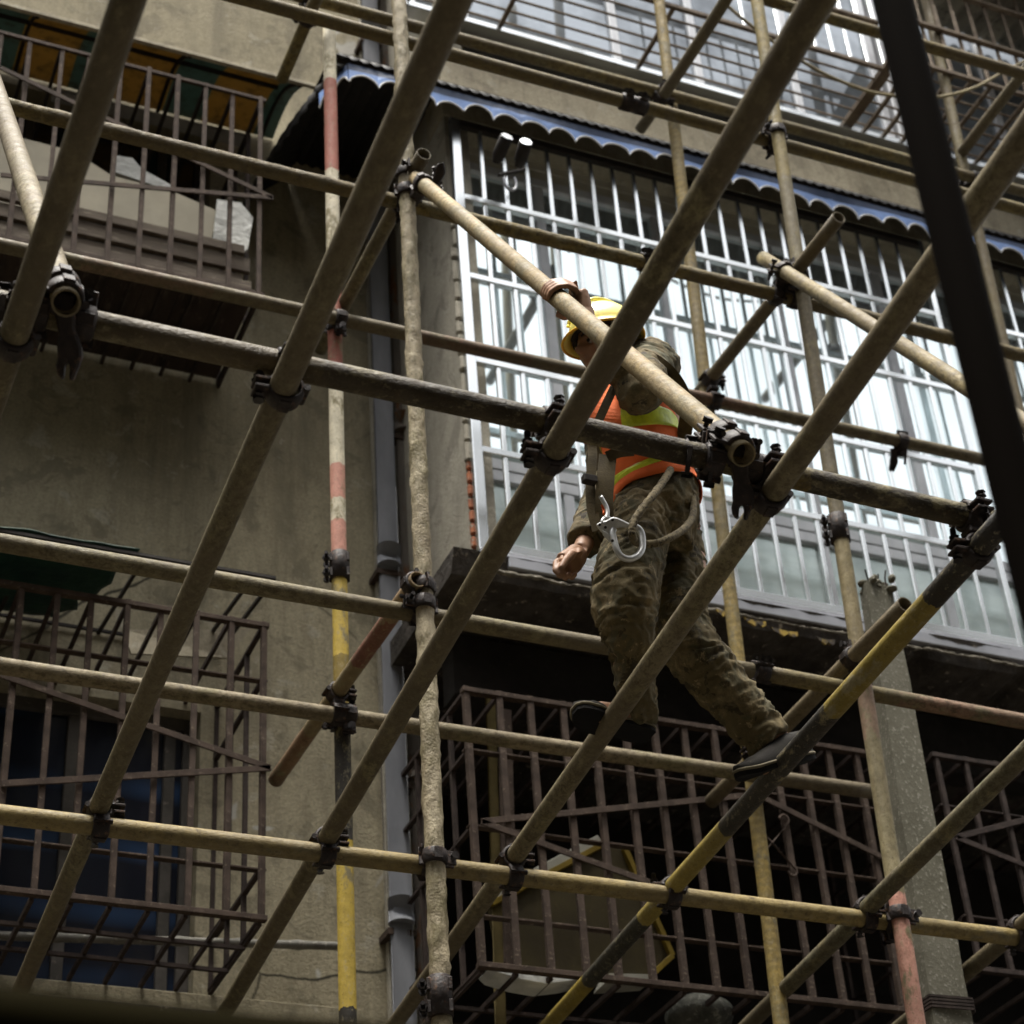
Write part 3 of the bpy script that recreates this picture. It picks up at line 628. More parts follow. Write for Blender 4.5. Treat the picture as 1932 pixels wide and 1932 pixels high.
# scroll ornament on that cage
b = MB(); cx_, cz_ = XZ(1452,1595,Yf)
for sx in (1,-1):
    for sz in (1,-1):
        pts = [Vector((cx_,Yf*S-.02,cz_)), Vector((cx_+sx*.09,Yf*S-.02,cz_+sz*.10))]
        c_ = pts[-1]+Vector((-sx*.018,0,sz*.012)); pts += [c_+Vector((sx*.02*math.cos(a),0,sz*.02*math.sin(a))) for a in (0,.8,1.6,2.4,3.1)]
        b.tube(pts,.005,6)
tag(b.build('scroll_ornament', M['rust']), 'small X shaped scroll ornament wired on the dark brown cage', 'ornament')
x2a = at(1800,1600,Yf).x
xs = [x2a+dxc*1.15*i for i in range(9)]
tip = XZ(1800,1583,Yf); e1 = XZ(1990,1535,Yf); e2 = XZ(1990,1660,Yf)
bars_cage('window_cage','dark window cage at the lower right edge beyond the concrete post', None,None, Yf*S, YW+.1, xs, [at(1850,1440,Yf).z]+[at(1850,1528,Yf).z, at(1850,1730,Yf).z, at(1850,1830,Yf).z], M['rust_dark'], bw=.022, rail=.03, grid_d=(.5,), vtips=[(tip,(e1,e2))], seed=11, dmat=M['rust_dark'], right=False, left=True)
# stored things inside the big cage
M['yboard'] = mat_mottle('grimy_yellow_board', (.055,.042,.015), (.04,.03,.012), 5, (.09,.065,.015), 30, .68, .7, .4, .003)
M['yedge'] = mat_mottle('yellow_edge', (.22,.15,.015), (.15,.10,.012), 9, None, 40, .6, .6, .3, .002)
M['foam'] = mat_mottle('pale_foam', (.40,.39,.33), (.3,.29,.24), 9, None, 40, .6, .8, .5, .004)
yb_ = empty('yellow_board', at(1090,1720,5.95), 'tilted brownish board with bright yellow rim leaning inside the dark brown cage', 'board')
poly = [(925,1708),(1133,1597),(1176,1603),(1266,1806),(1229,1840),(945,1828)]
b = MB(); ps = [at(x,y,5.95) for x,y in poly]; k = len(ps); th = Vector((0,.03,0))
b.add(ps+[p+th for p in ps],[tuple(range(k)),tuple(range(2*k-1,k-1,-1))]+[(i,k+i,k+(i+1)%k,(i+1)%k) for i in range(k)]).build('panel', M['yboard'], yb_)
b = MB()
for i in (0,2,3): b.bar(ps[i]-th*.1, ps[(i+1)%k]-th*.1, .022,.036, Vector((0,1,0)))
b.build('rim', M['yedge'], yb_, .002)
b = MB(); b.bar(ps[0]+Vector((0,0,.022)), ps[1]+Vector((0,0,.022)), .05,.03, Vector((0,1,0))); b.build('foam_strip', M['foam'], yb_, .004)
sheet('curled white sheet lying on the bottom bars of the dark brown cage', [(926,1822),(965,1828),(1040,1838),(1110,1842),(1080,1850),(1030,1856),(985,1848),(938,1834)], 5.74, M['whitep'], .12)
sheet('small white card beside the curled sheet on the cage bottom', [(1150,1836),(1230,1838),(1230,1850),(1140,1856)], 5.8, M['foam'], .1)
b = MB(); c0 = at(1320,1915,5.9); b.ball(c0,(.13,.12,.07),28,14)
vs = b.v
for v in vs: v += Vector((0,0,1))*.02*noise.noise(v*14)+Vector((1,0,0))*.02*noise.noise(v*9)
tag(b.build('cloth_bundle', mat_mottle('grey_cloth',(.12,.12,.1),(.05,.05,.045),9,(.2,.2,.17),30,.6,.9,.8,.01)), 'lumpy grey cloth bundle at the bottom of the dark brown cage', 'bundle')
tag(MB().tube([at(925,1310,5.95),at(945,1960,5.95)],.022,12).build('leaning_pole', mat_mottle('olive_pole',(.12,.09,.03),(.08,.06,.02),9,None,40,.6,.8,.4,.003)), 'dull olive pole standing inside the left corner of the dark brown cage', 'pole')
b = MB(); tag(MB().bar(at(952,1340,5.85),at(965,1850,5.85),.05,.02,Vector((0,1,0))).build('flat_post', M['rust']), 'wide flat brown post behind the bars of the dark brown cage', 'post')

g = NG('dark_reflective_glass'); M['film2'] = g.done(g.mix(g.ramp(g.noise(1.6,4,.6),.42,.6),(.30,.33,.36),(.12,.135,.15)), .03, .5, g.noise(.9,1,.5), .04,.02)
zU = at(1240,152,5.75).z
UX0 = at(770,18,5.75).x
zz0 = zU+.03
window('window','upper storey sliding windows with pale frames above the blue awning', UX0, at(1700,280,5.75).x, zz0, zz0+1.6, YB+.05, M['alu'], M['film2'], [at(x,y,5.75).x for x,y in ((880,30),(1170,100),(1330,165),(1520,215))], (), .05)
window('window','second upper storey window at the top right behind the diagonal bottom grid', at(1712,285,5.75).x, at(1712,285,5.75).x+3.2, zz0, zz0+1.5, YB+.05, M['alu'], M['film2'], [at(1712,285,5.75).x+.75*k for k in (1,2,3)], (), .06)
b = MB(); b.box((UX0-.03,YB-.05,zU-.02),(XR,YB+.2,zU+.02)); M['whitesill'] = mat_mottle('white_sill',(.7,.7,.68),(.55,.55,.52),9,(.15,.14,.12),30,.64,.5,.4,.004); tag(b.build('window_sill', M['steel'], None, .004), 'long white painted sill under the upper storey windows', 'sill')
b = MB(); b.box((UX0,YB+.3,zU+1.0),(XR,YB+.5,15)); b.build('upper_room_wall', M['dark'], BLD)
b = MB(); b.box((XC,YB-.004,zU+1.72),(XR,YB+.2,15)); b.build('upper_wall', M['wall_r'], BLD)
# cage 1 (bottom grid seen from below)
def hang_cage(label, X0, X1, Yo_, z, hgt, nrails, depxs, vxs, mat, name='window_cage', vm=None, vr=.011, cross=None):
    rt = empty(name, (X0,YB,z), label, 'window cage'); yo_ = Yo_*S
    for i in range(nrails+1):
        y = yo_+(YB-.06-yo_)*i/nrails; w_ = .022 if i in (0,) else .010
        MB().bar((X0,y,z),(X1,y,z), w_, w_, Vector((0,0,1))).build('rail', mat, rt)
    for x in depxs: MB().bar((x,yo_,z-.012),(x,YB-.03,z-.012), .022,.016, Vector((0,0,1))).build('depth_bar', mat, rt)
    for x in (X0,X1): MB().bar((x,yo_+.01,z+.001),(x,YB-.03,z+.001), .03,.03, Vector((0,0,1))).build('side_rail', mat, rt)
    me = MB().tube([(0,0,z),(0,0,z+hgt)], vr, 8).mesh('bar', vm or mat)
    for x in vxs: place('bar', me, rt, (x, yo_, 0))
    for k in (.0,.3,.62,1): 
        if k: MB().bar((X0,yo_-.01,z+hgt*k),(X1,yo_-.01,z+hgt*k), .018,.03, Vector((0,1,0))).build('rail', mat, rt)
    return rt
pO = at(1674,120,5.34)
zc = (pO.z+at(1584,243,5.72).z)/2
x1_ = pO.x
hang_cage('wide rusty cage with level bottom bars under the upper storey windows', UX0-.02, x1_, 5.34, zc, 1.2, 5, [at(950,95,5.7).x, at(1215,165,5.7).x], [x1_-.02-.105*k for k in range(9)], M['rust_top'], vm=M['steel'], vr=.009)
x2_ = at(1606,262,5.7).x
dxs = [x2_+.12*k for k in range(1,16)]
hang_cage('rusty cage with square bottom grid at the top right corner', x2_, x2_+2.0, 5.25, zc, 1.1, 6, dxs, [x2_+.12*k for k in range(0,17)], M['rust_top'], vr=.011)
# corrugated canopy at the very top right
cn = empty('corrugated_canopy', at(1850,60,5.6), 'weathered corrugated canopy at the top right corner above the square grid cage', 'canopy')
pc = at(1800,95,5.7)
corr_sheet(pc.x-.35, pc.x+1.8, 5.0*S, pc.z+.05, YB, pc.z+.25, mat_mottle('weathered_corrugated',(.2,.18,.13),(.12,.105,.08),3,(.07,.06,.045),20,.6,.8,.5,.004), cn, 'roof_sheet', .12, .022)

# ---------------------------------------------------------------- scaffold tubes
RP = .0262*S
P1, P2, P3 = 5.25, 4.6, 2.79
Lg = .028; 
PIPES = {}
def pipe(key, a, b, mat, label, r=RP, ext0=0., ext1=0., crud=0., openend=True, seg=60):
    """a, b world points; local z runs from a to b"""
    a = Vector(a); b = Vector(b); d = (b-a).normalized(); a = a-d*ext0; b = b+d*ext1; L = (b-a).length; n = 20
    k = max(8, int(L/ (.02 if crud else .12))); vs=[]; fs=[]
    so_ = hash_(key)
    bend = Vector((noise.noise(Vector((so_,1,0))), noise.noise(Vector((so_,2,0))), 0))*.016
    for i in range(k+1):
        z = L*i/k; off = bend*math.sin(math.pi*i/k)
        for j in range(n):
            an = 2*math.pi*j/n; rr = r
            if crud:
                nz = noise.noise(Vector((math.cos(an)*1.3+so_, math.sin(an)*1.3, z*22)))+.5*noise.noise(Vector((math.cos(an)*3, math.sin(an)*3+so_, z*60)))
                rr += crud*max(0,nz)
            vs.append((off.x+rr*math.cos(an), off.y+rr*math.sin(an), z))
    N = len(vs)
    fs = [(i*n+j,i*n+(j+1)%n,(i+1)*n+(j+1)%n,(i+1)*n+j) for i in range(k) for j in range(n)]
    ri = r*.87
    for z in (0,.12): vs += [(ri*math.cos(2*math.pi*j/n), ri*math.sin(2*math.pi*j/n), z) for j in range(n)]
    for z in (L,L-.12): vs += [(ri*math.cos(2*math.pi*j/n), ri*math.sin(2*math.pi*j/n), z) for j in range(n)]
    sm = [True]*len(fs)
    for j in range(n):
        j2 = (j+1)%n
        for q in ((j,N+j,N+j2,j2),(N+j,N+n+j,N+n+j2,N+j2),(k*n+j2,N+2*n+j2,N+2*n+j,k*n+j),(N+2*n+j2,N+3*n+j2,N+3*n+j,N+2*n+j)): fs.append(q)
        sm += [False,True,False,True]
    fs += [tuple(N+n+j for j in range(n)), tuple(N+3*n+j for j in range(n))]; sm += [False,False]
    mb = MB(); mb.add(vs, fs); mb.sm = sm
    me = mb.mesh('scaffold_pipe', M['bolt'])
    me.materials.clear()
    o = bpy.data.objects.new('scaffold_pipe', me); COL.objects.link(o); o.location = a
    o.rotation_euler = d.to_track_quat('Z','Y').to_euler()
    me.materials.append(mat(a,b,L) if callable(mat) else mat)
    tag(o, label, 'pipe', 'scaffold pipes')
    PIPES[key] = (a,b); return o
def hash_(s_): return (sum(ord(c)*(i+3) for i,c in enumerate(s_))%97)/7.0
def zpix(a, b, py=None, px=None):     # local z of the place on tube a-b seen at picture height py (or px)
    lo, hi = 0., (b-a).length; d = (b-a).normalized(); f = (lambda z: proj(a+d*z)[1]-py) if py is not None else (lambda z: proj(a+d*z)[0]-px)
    fl = f(lo); 
    for _ in range(40):
        m_ = (lo+hi)/2; fm = f(m_)
        if (fm>0) == (fl>0): lo = m_
        else: hi = m_
    return lo
def banded(name, base1, base2, marks, axis='y', **kw):   # marks: [(pixel, colour)] colours start there going along +z
    def mk(a,b,L):
        bs = sorted([((zpix(a,b,py=p) if axis=='y' else zpix(a,b,px=p)), c) for p,c in marks], key=lambda t:t[0])
        return mat_pipe(name, base1, base2, bands=bs, **kw)
    return mk
def PM(name, c1, c2, **kw): return mat_pipe(name, c1, c2, **kw)

# standards (plumb tubes); local z runs upward, so a painted band "starts" at its lower edge
def std(key, x0,y0,x1,y1, Y, mat, label, zt=None, zb=0., **kw):
    t = at(x0,y0,Y); b_ = at(x1,y1,Y); b_.y = t.y; d = (t-b_).normalized()
    a = b_ + d*((zb-b_.z)/d.z); e = t if zt is None else t+d*((zt-t.z)/d.z)
    return pipe(key, a, e, mat, label, **kw)
TOP = 11.5
std('S1', 621,48,657,1900, P1+.03, banded('red_white_yellow_paint', WHT,(.5,.46,.38), [(1960,BLK),(1905,YEL),(1590,BLK),(1345,DKY),(1240,YEL),(1088,PNK),(985,WHT),(945,PNK),(880,WHT),(700,RED),(490,WHT),(325,RED),(155,WHT)], crud=.2, rust=.12, bump=.4, seed=1, wear=.25), 'straight upright pipe painted in red, white and yellow bands in front of the plain wall')
std('S2', 752,0,832,1932, P2-.026, PM('mud_crusted_paint', (.62,.55,.43),(.40,.34,.25), crud=.5, rust=.35, bump=1.0, seed=2, wear=.5), 'upright pipe thickly crusted with pale mud left of the worker', zt=TOP, crud=.008)
std('S3', 1243,0,1473,1932, P1+.03, PM('yellow_ringed_paint', (.42,.31,.10),(.28,.22,.10), wear=.5, crud=.35, rust=.3, bump=.8, seed=3, ring=.3), 'yellowish upright pipe marked with dark rings running down behind the worker', zt=TOP)
std('S4', 1427,0,1727,1925, P2-.026, banded('tan_and_pink_paint', TAN,(.25,.215,.15), [(2400,PNK),(1690,(.38,.33,.21)),(1400,(.42,.28,.22)),(1290,(.36,.30,.18)),(1000,(.20,.175,.13)),(560,(.28,.25,.18)),(340,(.38,.31,.14)),(260,(.38,.31,.14))], crud=.3, rust=.2, seed=4, wear=.5), 'tan upright pipe with faded pink lower part right of the worker', zt=TOP)
std('S5', 1748,0,1853,467, P1+.03, PM('olive_paint',(.28,.23,.12),(.2,.165,.1), crud=.4, rust=.35, seed=5), 'upright pipe half hidden by the black foreground post at the right', zt=TOP)
std('BP', 1688,0,1840,613, 1.40, NG('black_paint').done((.0032,.0022,.0014),.9,spec=1.07), 'blurred black upright post in the near foreground at the right', zt=TOP-2)

def led(key, x0,y0,x1,y1, Y, mat, label, **kw):
    p, q = at(x0,y0,Y), at(x1,y1,Y); return pipe(key, p, q, mat, label, **kw)
led('H3', -120,549,1880,987, P3, banded('ochre_black_paint', (.12,.09,.035),(.06,.045,.025), [(-200,None),(600,(.045,.034,.02)),(1330,(.22,.155,.04)),(1520,(.045,.037,.025))], axis='x', crud=.3, rust=.55, bump=.9, seed=7, rough=.5), 'thick dark ochre level pipe crossing in front of the worker at chest height', ext1=.06)
led('H6', -150,1519,1925,1770, P2+Lg, PM('speckled_yellow_paint',(.40,.31,.13),(.28,.22,.11), crud=.2, rust=.4, seed=8, rough=.5, wear=.6), 'lowest long speckled yellow level pipe crossing the whole picture', ext0=.4)
led('H4a', -150,998,1418,1266, P2+Lg, PM('grey_tan_paint',(.28,.25,.18),(.22,.195,.14), crud=.5, rust=.3, seed=9), 'grey tan level pipe passing behind the thigh of the worker')
led('H4b', 1425,1267,1990,1371, P2+Lg, banded('yellow_pink_paint',(.32,.26,.12),(.25,.21,.12), [(1400,(.34,.27,.10)),(1690,(.36,.22,.17))], axis='x', crud=.4, rust=.3, seed=10), 'level pipe turning from yellow to pink right of the worker', ext1=.4)
led('H5', -150,1233,1648,1494, P1-.026, PM('cream_brown_paint',(.36,.30,.22),(.28,.235,.17), crud=.35, rust=.2, seed=11), 'pale cream level pipe at the foot height of the worker', ext0=.4)
led('H1', -40,187,2010,691, P2+Lg, PM('rough_yellow_crust',(.33,.255,.10),(.22,.17,.08), crud=.45, rust=.5, bump=1., seed=12), 'rough crusted yellow level pipe meeting the mud crusted upright at its upper coupler', crud=.003)
led('H2', -150,430,1860,868, P1-.026, banded('pinkish_brown_paint',(.30,.26,.18),(.27,.22,.16), [(-200,(.30,.26,.18)),(150,(.38,.24,.19)),(400,(.32,.28,.2)),(760,(.26,.14,.11)),(1000,(.25,.21,.15)),(1290,(.25,.15,.12)),(1450,(.24,.2,.14))], axis='x', crud=.3, rust=.25, seed=13), 'pinkish brown level pipe running behind the helmet of the worker', ext0=.3)
led('UA', 560,-8,1990,378, P1-.026, PM('brownish_yellow_paint',(.30,.235,.11),(.22,.18,.10), crud=.35, rust=.3, seed=14), 'upper one of the twin yellow level pipes above the blue awning', ext0=.3)
led('UB', 400,-19,1990,413, P2+Lg, PM('mustard_paint',(.34,.265,.09),(.26,.21,.09), crud=.3, rust=.2, seed=15), 'lower one of the twin yellow level pipes above the blue awning', ext0=.3)
led('UC', 1380,-20,1995,158, P2+Lg, PM('olive_yellow_paint',(.28,.21,.06),(.22,.17,.07), crud=.3, rust=.25, seed=16), 'short visible yellow level pipe at the top right above the cable')
led('N', -300,1903,900,2012, 1.3, NG('near_olive_paint').done((.006,.005,.002),.95,spec=1.05), 'blurred dark olive pipe along the bottom left edge in the near foreground')
# rakers from the outer ledger to the inner ledger; A, B, C bases darkened for underside shade
def raker(key, h3, h6, pre, post, mat, label, r=RP, **kw):
    a = at(h3[0],h3[1],P3-.056); b_ = at(h6[0],h6[1],P2+Lg+.058); return pipe(key, a, b_, mat, label, ext0=pre, ext1=post, r=r, **kw)
raker('A', (38,605), (-265,1500), 1.3, 1.6, PM('dull_olive_paint',(.15,.135,.085),(.11,.095,.06), crud=.35, rust=.2, seed=17), 'sloping pipe crossing the upper left corner of the picture')
raker('B', (552,703), (182,1545), 1.55, 1.7, PM('smooth_tan_paint',(.24,.21,.14),(.17,.145,.10), crud=.3, rust=.15, seed=18), 'long sloping pipe from the top centre down to the lower left')
raker('C', (1060,826), (605,1603), 1.45, 1.7, PM('brown_tan_paint',(.17,.145,.095),(.12,.10,.065), crud=.35, rust=.2, seed=19), 'sloping pipe passing between the helmet and the shoulder of the worker')
raker('D', (1472,908), (955,1637), 1.35, 1.7, PM('tan_mud_paint',(.28,.24,.17),(.2,.17,.12), crud=.45, rust=.2, seed=20), 'sloping pipe under the front foot of the worker')
raker('E', (1868,1010), (1252,1694), .10, 1.7, banded('black_yellow_bands', (.022,.022,.024),(.016,.016,.018), [(1128,(.28,.215,.05)),(1340,(.035,.036,.04)),(1562,(.32,.25,.07)),(1733,(.05,.05,.045)),(1850,(.33,.25,.05))], crud=.08, rust=.15, seed=21, rough=.5, wear=.35), 'black and yellow banded sloping pipe under the rear foot of the worker')
raker('F', (2288,1072), (1618,1731), .3, 1.5, PM('grey_green_paint',(.2,.185,.14),(.15,.14,.105), crud=.3, rust=.2, seed=22), 'grey sloping pipe crossing in front of the concrete post')
raker('F2', (2640,1155), (1905,1766), .0, 1.5, PM('grey_tan_paint2',(.22,.2,.14),(.17,.15,.11), crud=.3, rust=.2, seed=23), 'sloping pipe at the bottom right corner')
# braces from inner to outer row
jd = (at(1395,850,P3-.045)-at(805,352,P2-.10))
pipe('J', at(785,336,P2-.06), at(1403,858,P3-.06), PM('flaking_yellow_grey_paint',(.42,.31,.15),(.34,.27,.17), wear=.6, crud=.45, rust=.3, seed=24, ring=.22), 'flaking pale brace gripped by the raised hand of the worker')
e_ = at(125,572,P3-.06); pipe('J0', at(-45,60,4.5), e_, PM('pale_flaking_paint',(.38,.33,.25),(.28,.23,.16), crud=.5, rust=.3, seed=25, ring=.15), 'pale brace ending at the double coupler near the left edge')
s_ = at(1440,487,P2+.10); jd2 = (at(1835,738,3.55)-s_).normalized(); pipe('J2', s_, s_+jd2*3.2, PM('light_ochre_paint',(.38,.31,.16),(.3,.25,.15), crud=.35, rust=.25, seed=26), 'light ochre brace with a free end right of the worker')
# cross tubes between the two inner rows
def cross_tube(key, p_at2, px0, px1, mat, label, Yc=P2, **kw):
    z = at(p_at2[0],p_at2[1],Yc).z; return pipe(key, atZ(px0[0],px0[1],z), atZ(px1[0],px1[1],z), mat, label, **kw)
cross_tube('G', (1603,1250), (1708,1140), (1342,1512), PM('bare_tan_paint',(.33,.27,.19),(.26,.21,.15), crud=.3, rust=.25, seed=27), 'tan cross pipe with an open end near the concrete post top')
cross_tube('GL', (775,1112), (789,1092), (520,1472), banded('tan_red_lead',(.30,.22,.14),(.26,.18,.12),[(1085,(.27,.2,.13)),(1165,(.24,.10,.08)),(1250,(.30,.235,.14)),(1380,(.27,.17,.11))], crud=.2, rust=.25, seed=28, wear=.35), 'reddish cross pipe with an open round end beside the mud crusted upright')
cross_tube('T1', (1515,528), (1583,410), (1318,742), PM('brown_grey_paint',(.24,.195,.135),(.18,.15,.11), crud=.4, rust=.35, seed=29), 'brown cross pipe with an open end under the blue awning')
cross_tube('T3', (1282,178), (1392,-36), (1208,244), PM('light_grey_paint',(.26,.235,.18),(.2,.18,.135), crud=.4, rust=.3, seed=30), 'cross pipe leaning past the twin yellow pipes at the top', Yc=P1-.07)
cross_tube('T4', (1818,286), (1965,95), (1815,288), PM('grey_brown_paint',(.2,.17,.12),(.16,.135,.1), crud=.3, rust=.3, seed=31), 'cross pipe in front of the square grid cage at the top right', Yc=P1)
cross_tube('T5', (768,340), (800,290), (604,660), PM('dark_tan_paint',(.22,.19,.13),(.16,.14,.1), crud=.3, rust=.3, seed=32), 'cross pipe mostly hidden behind the long sloping pipe at the centre left')
cross_tube('T6', (590,10), (600,-10), (532,150), PM('mustard_tan_paint',(.33,.26,.1),(.26,.21,.1), crud=.3, rust=.2, seed=33), 'short cross pipe touching the wall above the striped awning', Yc=P1-.1)
# sagging cable
pts = [at(x,y,5.15) for x,y in ((1340,-30),(1370,8),(1421,51),(1490,100),(1551,137),(1630,170),(1688,181),(1740,185),(1790,180),(1842,164),(1886,140),(1940,112))]
def smooth_pts(p, m_=6):
    out = []
    for i in range(len(p)-1):
        a,b_,c,d = p[max(i-1,0)],p[i],p[i+1],p[min(i+2,len(p)-1)]
        for k in range(m_):
            t = k/m_; out.append(.5*((2*b_)+(c-a)*t+(2*a-5*b_+4*c-d)*t*t+(3*b_-a-3*c+d)*t*t*t))
    return out+[p[-1]]
tag(MB().tube(smooth_pts(pts), .0085, 8).build('hanging_cable', mat_mottle('tan_cable',(.24,.2,.11),(.18,.15,.09),20,None,60,.6,.8,.3,.002)), 'thin tan cable sagging in front of the upper storey windows', 'cable')

# concrete post with broken top
M['post'] = mat_mottle('aggregate_concrete', (.15,.14,.105), (.105,.098,.07), 5, (.26,.245,.2), 70, .60, .92, .8, .003)
pt = empty('concrete_post', at(1781,1922,4.95), 'weathered tapered concrete post with a broken top right of the worker', 'post')
b = MB(); rings=[]; NV = 40
A_ = at(1647,1112,4.95); B_ = at(1800,2060,4.95); dd = (B_-A_); bot = A_+dd*((0-A_.z)/dd.z)
wt = 30*pxm(A_); wb = wt*2.1
for i in range(NV+1):
    t = i/NV; c = A_.lerp(bot, t); w_ = wt+(wb-wt)*t
    j = lambda q: .006*noise.noise(Vector((q*3,t*60,0)))+.004*noise.noise(Vector((q,t*140,3)))
    rings.append([c+Vector((-w_+j(1),-w_*.8,0)), c+Vector((w_+j(2),-w_*.8+.01,0)), c+Vector((w_+.02+j(3),w_*.5,0)), c+Vector((-w_+.02,w_*.5,0))])
vs = [p for r_ in rings for p in r_]
fs = [(i*4+j,i*4+(j+1)%4,(i+1)*4+(j+1)%4,(i+1)*4+j) for i in range(NV) for j in range(4)]+[(0,3,2,1)]
b.add(vs, fs); b.build('shaft', M['post'], pt)
b = MB()
for k in range(26):
    a_ = random.Random(k); b.ball(A_+Vector((a_.uniform(-wt,wt)*.92, a_.uniform(-wt,.3*wt), a_.uniform(-.02,.035)-.0*k)),(a_.uniform(.012,.024),.02,a_.uniform(.010,.018)),7,5)
b.build('broken_top', M['post'], pt)
b = MB()
for dx_,h in ((-.035,.06),(.01,.05),(.04,.075),(-.005,.045)): b.tube([A_+Vector((dx_,-.03,0)),A_+Vector((dx_*1.1,-.03,h*.6)),A_+Vector((dx_*1.25,-.035,h))],.0035,6)
b.build('rebar_stub', M['rust_dark'], pt)
b = MB()
zc_ = at(1790,1905,4.9).z; tt = (zc_-A_.z)/(bot.z-A_.z); cc = A_.lerp(bot,tt); w_ = (wt+(wb-wt)*tt)*1.04
for k in range(4):
    z = .012*k; b.bar(cc+Vector((-w_,-w_*.82,z)),cc+Vector((w_,-w_*.82,z+.004)),.008,.008); b.bar(cc+Vector((w_,-w_*.82,z)),cc+Vector((w_+.02,w_*.5,z)),.008,.008); b.bar(cc+Vector((-w_,-w_*.82,z)),cc+Vector((-w_,w_*.5,z)),.008,.008)
b.build('wire_binding', M['rust_dark'], pt)
# ---------------------------------------------------------------- couplers
def ring_mesh():
    b = MB(); n = 26; ro, ri, h = RP+.0095, RP+.0012, .024
    gap = .25; angs = [gap+(2*math.pi-2*gap)*i/(n-1) for i in range(n)]     # opening towards +x
    vs = []
    for a in angs:
        for r_,z in ((ri,-h),(ro,-h+.004),(ro+.002,0),(ro,h-.004),(ri,h)): vs.append((r_*math.cos(a), r_*math.sin(a), z))
    fs = [(i*5+j,i*5+j+1,(i+1)*5+j+1,(i+1)*5+j) for i in range(n-1) for j in range(4)]+[(i*5+4,i*5,(i+1)*5,(i+1)*5+4) for i in range(n-1)]
    b.add(vs, fs, True); b.f += [(0,1,2,3,4),tuple((n-1)*5+j for j in (4,3,2,1,0))]; b.sm += [False,False]
    # lugs
    for s_ in (1,-1):
        b.box((RP*.85, s_*.010-.004, -.021),(RP+.036, s_*.010+.004, .021))
    b.tube([(-RP-.012,0,-.026),(-RP-.012,0,.026)],.008,10)   # hinge barrel
    b.box((-.012,RP+.004,-.018),(.012,RP+.0135,.018)); b.box((-.012,-RP-.0135,-.018),(.012,-RP-.004,.018))
    return b.mesh('collar', M['coupler'], Vector((0,0,0)), .0015)
def bolt_mesh():
    b = MB(); b.tube([(0,-.03,0),(0,.05,0)],.0062,10)
    th = [(0,-.03+.0,0)]
    for y0,y1,r_ in ((-.036,-.024,.0125),(.016,.028,.0125),(.012,.015,.016)): b.tube([(0,y0,0),(0,y1,0)], r_, 6)
    for k in range(6): b.tube([(0,.031+k*.003,0),(0,.0322+k*.003,0)],.0072,8)
    return b.mesh('bolt', M['bolt'], Vector((0,0,0)), .0008)
def block_mesh():
    b = MB(); b.box((-.021,-.010,-.021),(.021,.010,.021)); b.tube([(0,-.013,0),(0,.013,0)],.013,12); return b.mesh('swivel_block', M['coupler'], Vector((0,0,0)), .003)
mR, mB, mK = ring_mesh(), bolt_mesh(), block_mesh()
def closest(k1, k2):
    p1,q1 = PIPES[k1]; p2,q2 = PIPES[k2]; u = (q1-p1).normalized(); v = (q2-p2).normalized(); w0 = p1-p2
    b_ = u.dot(v); d = u.dot(w0); e = v.dot(w0); D_ = 1-b_*b_
    s_ = (b_*e-d)/D_; t = (e-b_*d)/D_; return p1+u*s_, u, p2+v*t, v
def add_collar(rt, p, axis, toward, flip=1, lug=None):
    # local z = pipe axis, opening (+x) sideways, bolt along local y
    z = axis.normalized(); y = (toward-z*toward.dot(z)); y = y.normalized() if y.length>1e-4 else frame(z)[0]; x = y.cross(z).normalized()*flip; y = z.cross(x)
    if lug is not None:
        x = (lug-z*lug.dot(z)).normalized(); y = z.cross(x)
    mt = Matrix((x,y,z)).transposed()
    place('collar', mR, rt, p, mt); place('bolt', mB, rt, p+x*(RP+.024), mt)
def coupler(k1, k2, label, flip=1, flip2=1, name='scaffold_coupler'):
    p1,u,p2,v = closest(k1,k2); mid = (p1+p2)/2; d = p2-p1
    rt = empty(name, mid, label, 'coupler', 'scaffold couplers')
    add_collar(rt, p1, u, d, flip); add_collar(rt, p2, v, -d, flip2)
    z = d.normalized(); x,y,_ = frame(z); place('swivel_block', mK, rt, mid, Matrix((x,z,-y)).transposed()); return rt
def sleeve(key, px, py, label, L=.12):
    a,b = PIPES[key]; d = (b-a).normalized(); z = zpix(a,b,py=py) if abs(proj(b)[1]-proj(a)[1])>abs(proj(b)[0]-proj(a)[0]) else zpix(a,b,px=px); p = a+d*z
    rt = empty('sleeve_coupler', p, label, 'coupler', 'scaffold couplers')
    t = MB(); t.tube([p-d*L/2,p-d*(L/2-.004),p+d*(L/2-.004),p+d*L/2],[RP+.002,RP+.007,RP+.007,RP+.002],20,True).build('sleeve', M['coupler'], rt)
    view = (Vector((0,0,CZ))-p).normalized(); x = view.cross(d).normalized(); y = d.cross(x)
    for s_ in (1,-1):
        for w_ in (-1,1):
            MB().bar(p+d*s_*L*.27+x*w_*(RP+.002)-d*.018, p+d*s_*L*.27+x*w_*(RP+.002)+d*.018, .05,.012, x).build('lug', M['coupler'], rt, .002)
    mt = Matrix((x,y,d)).transposed()
    for s_ in (1,-1): place('bolt', mB, rt, p+d*s_*L*.27+x*(RP+.019), mt)
    return rt
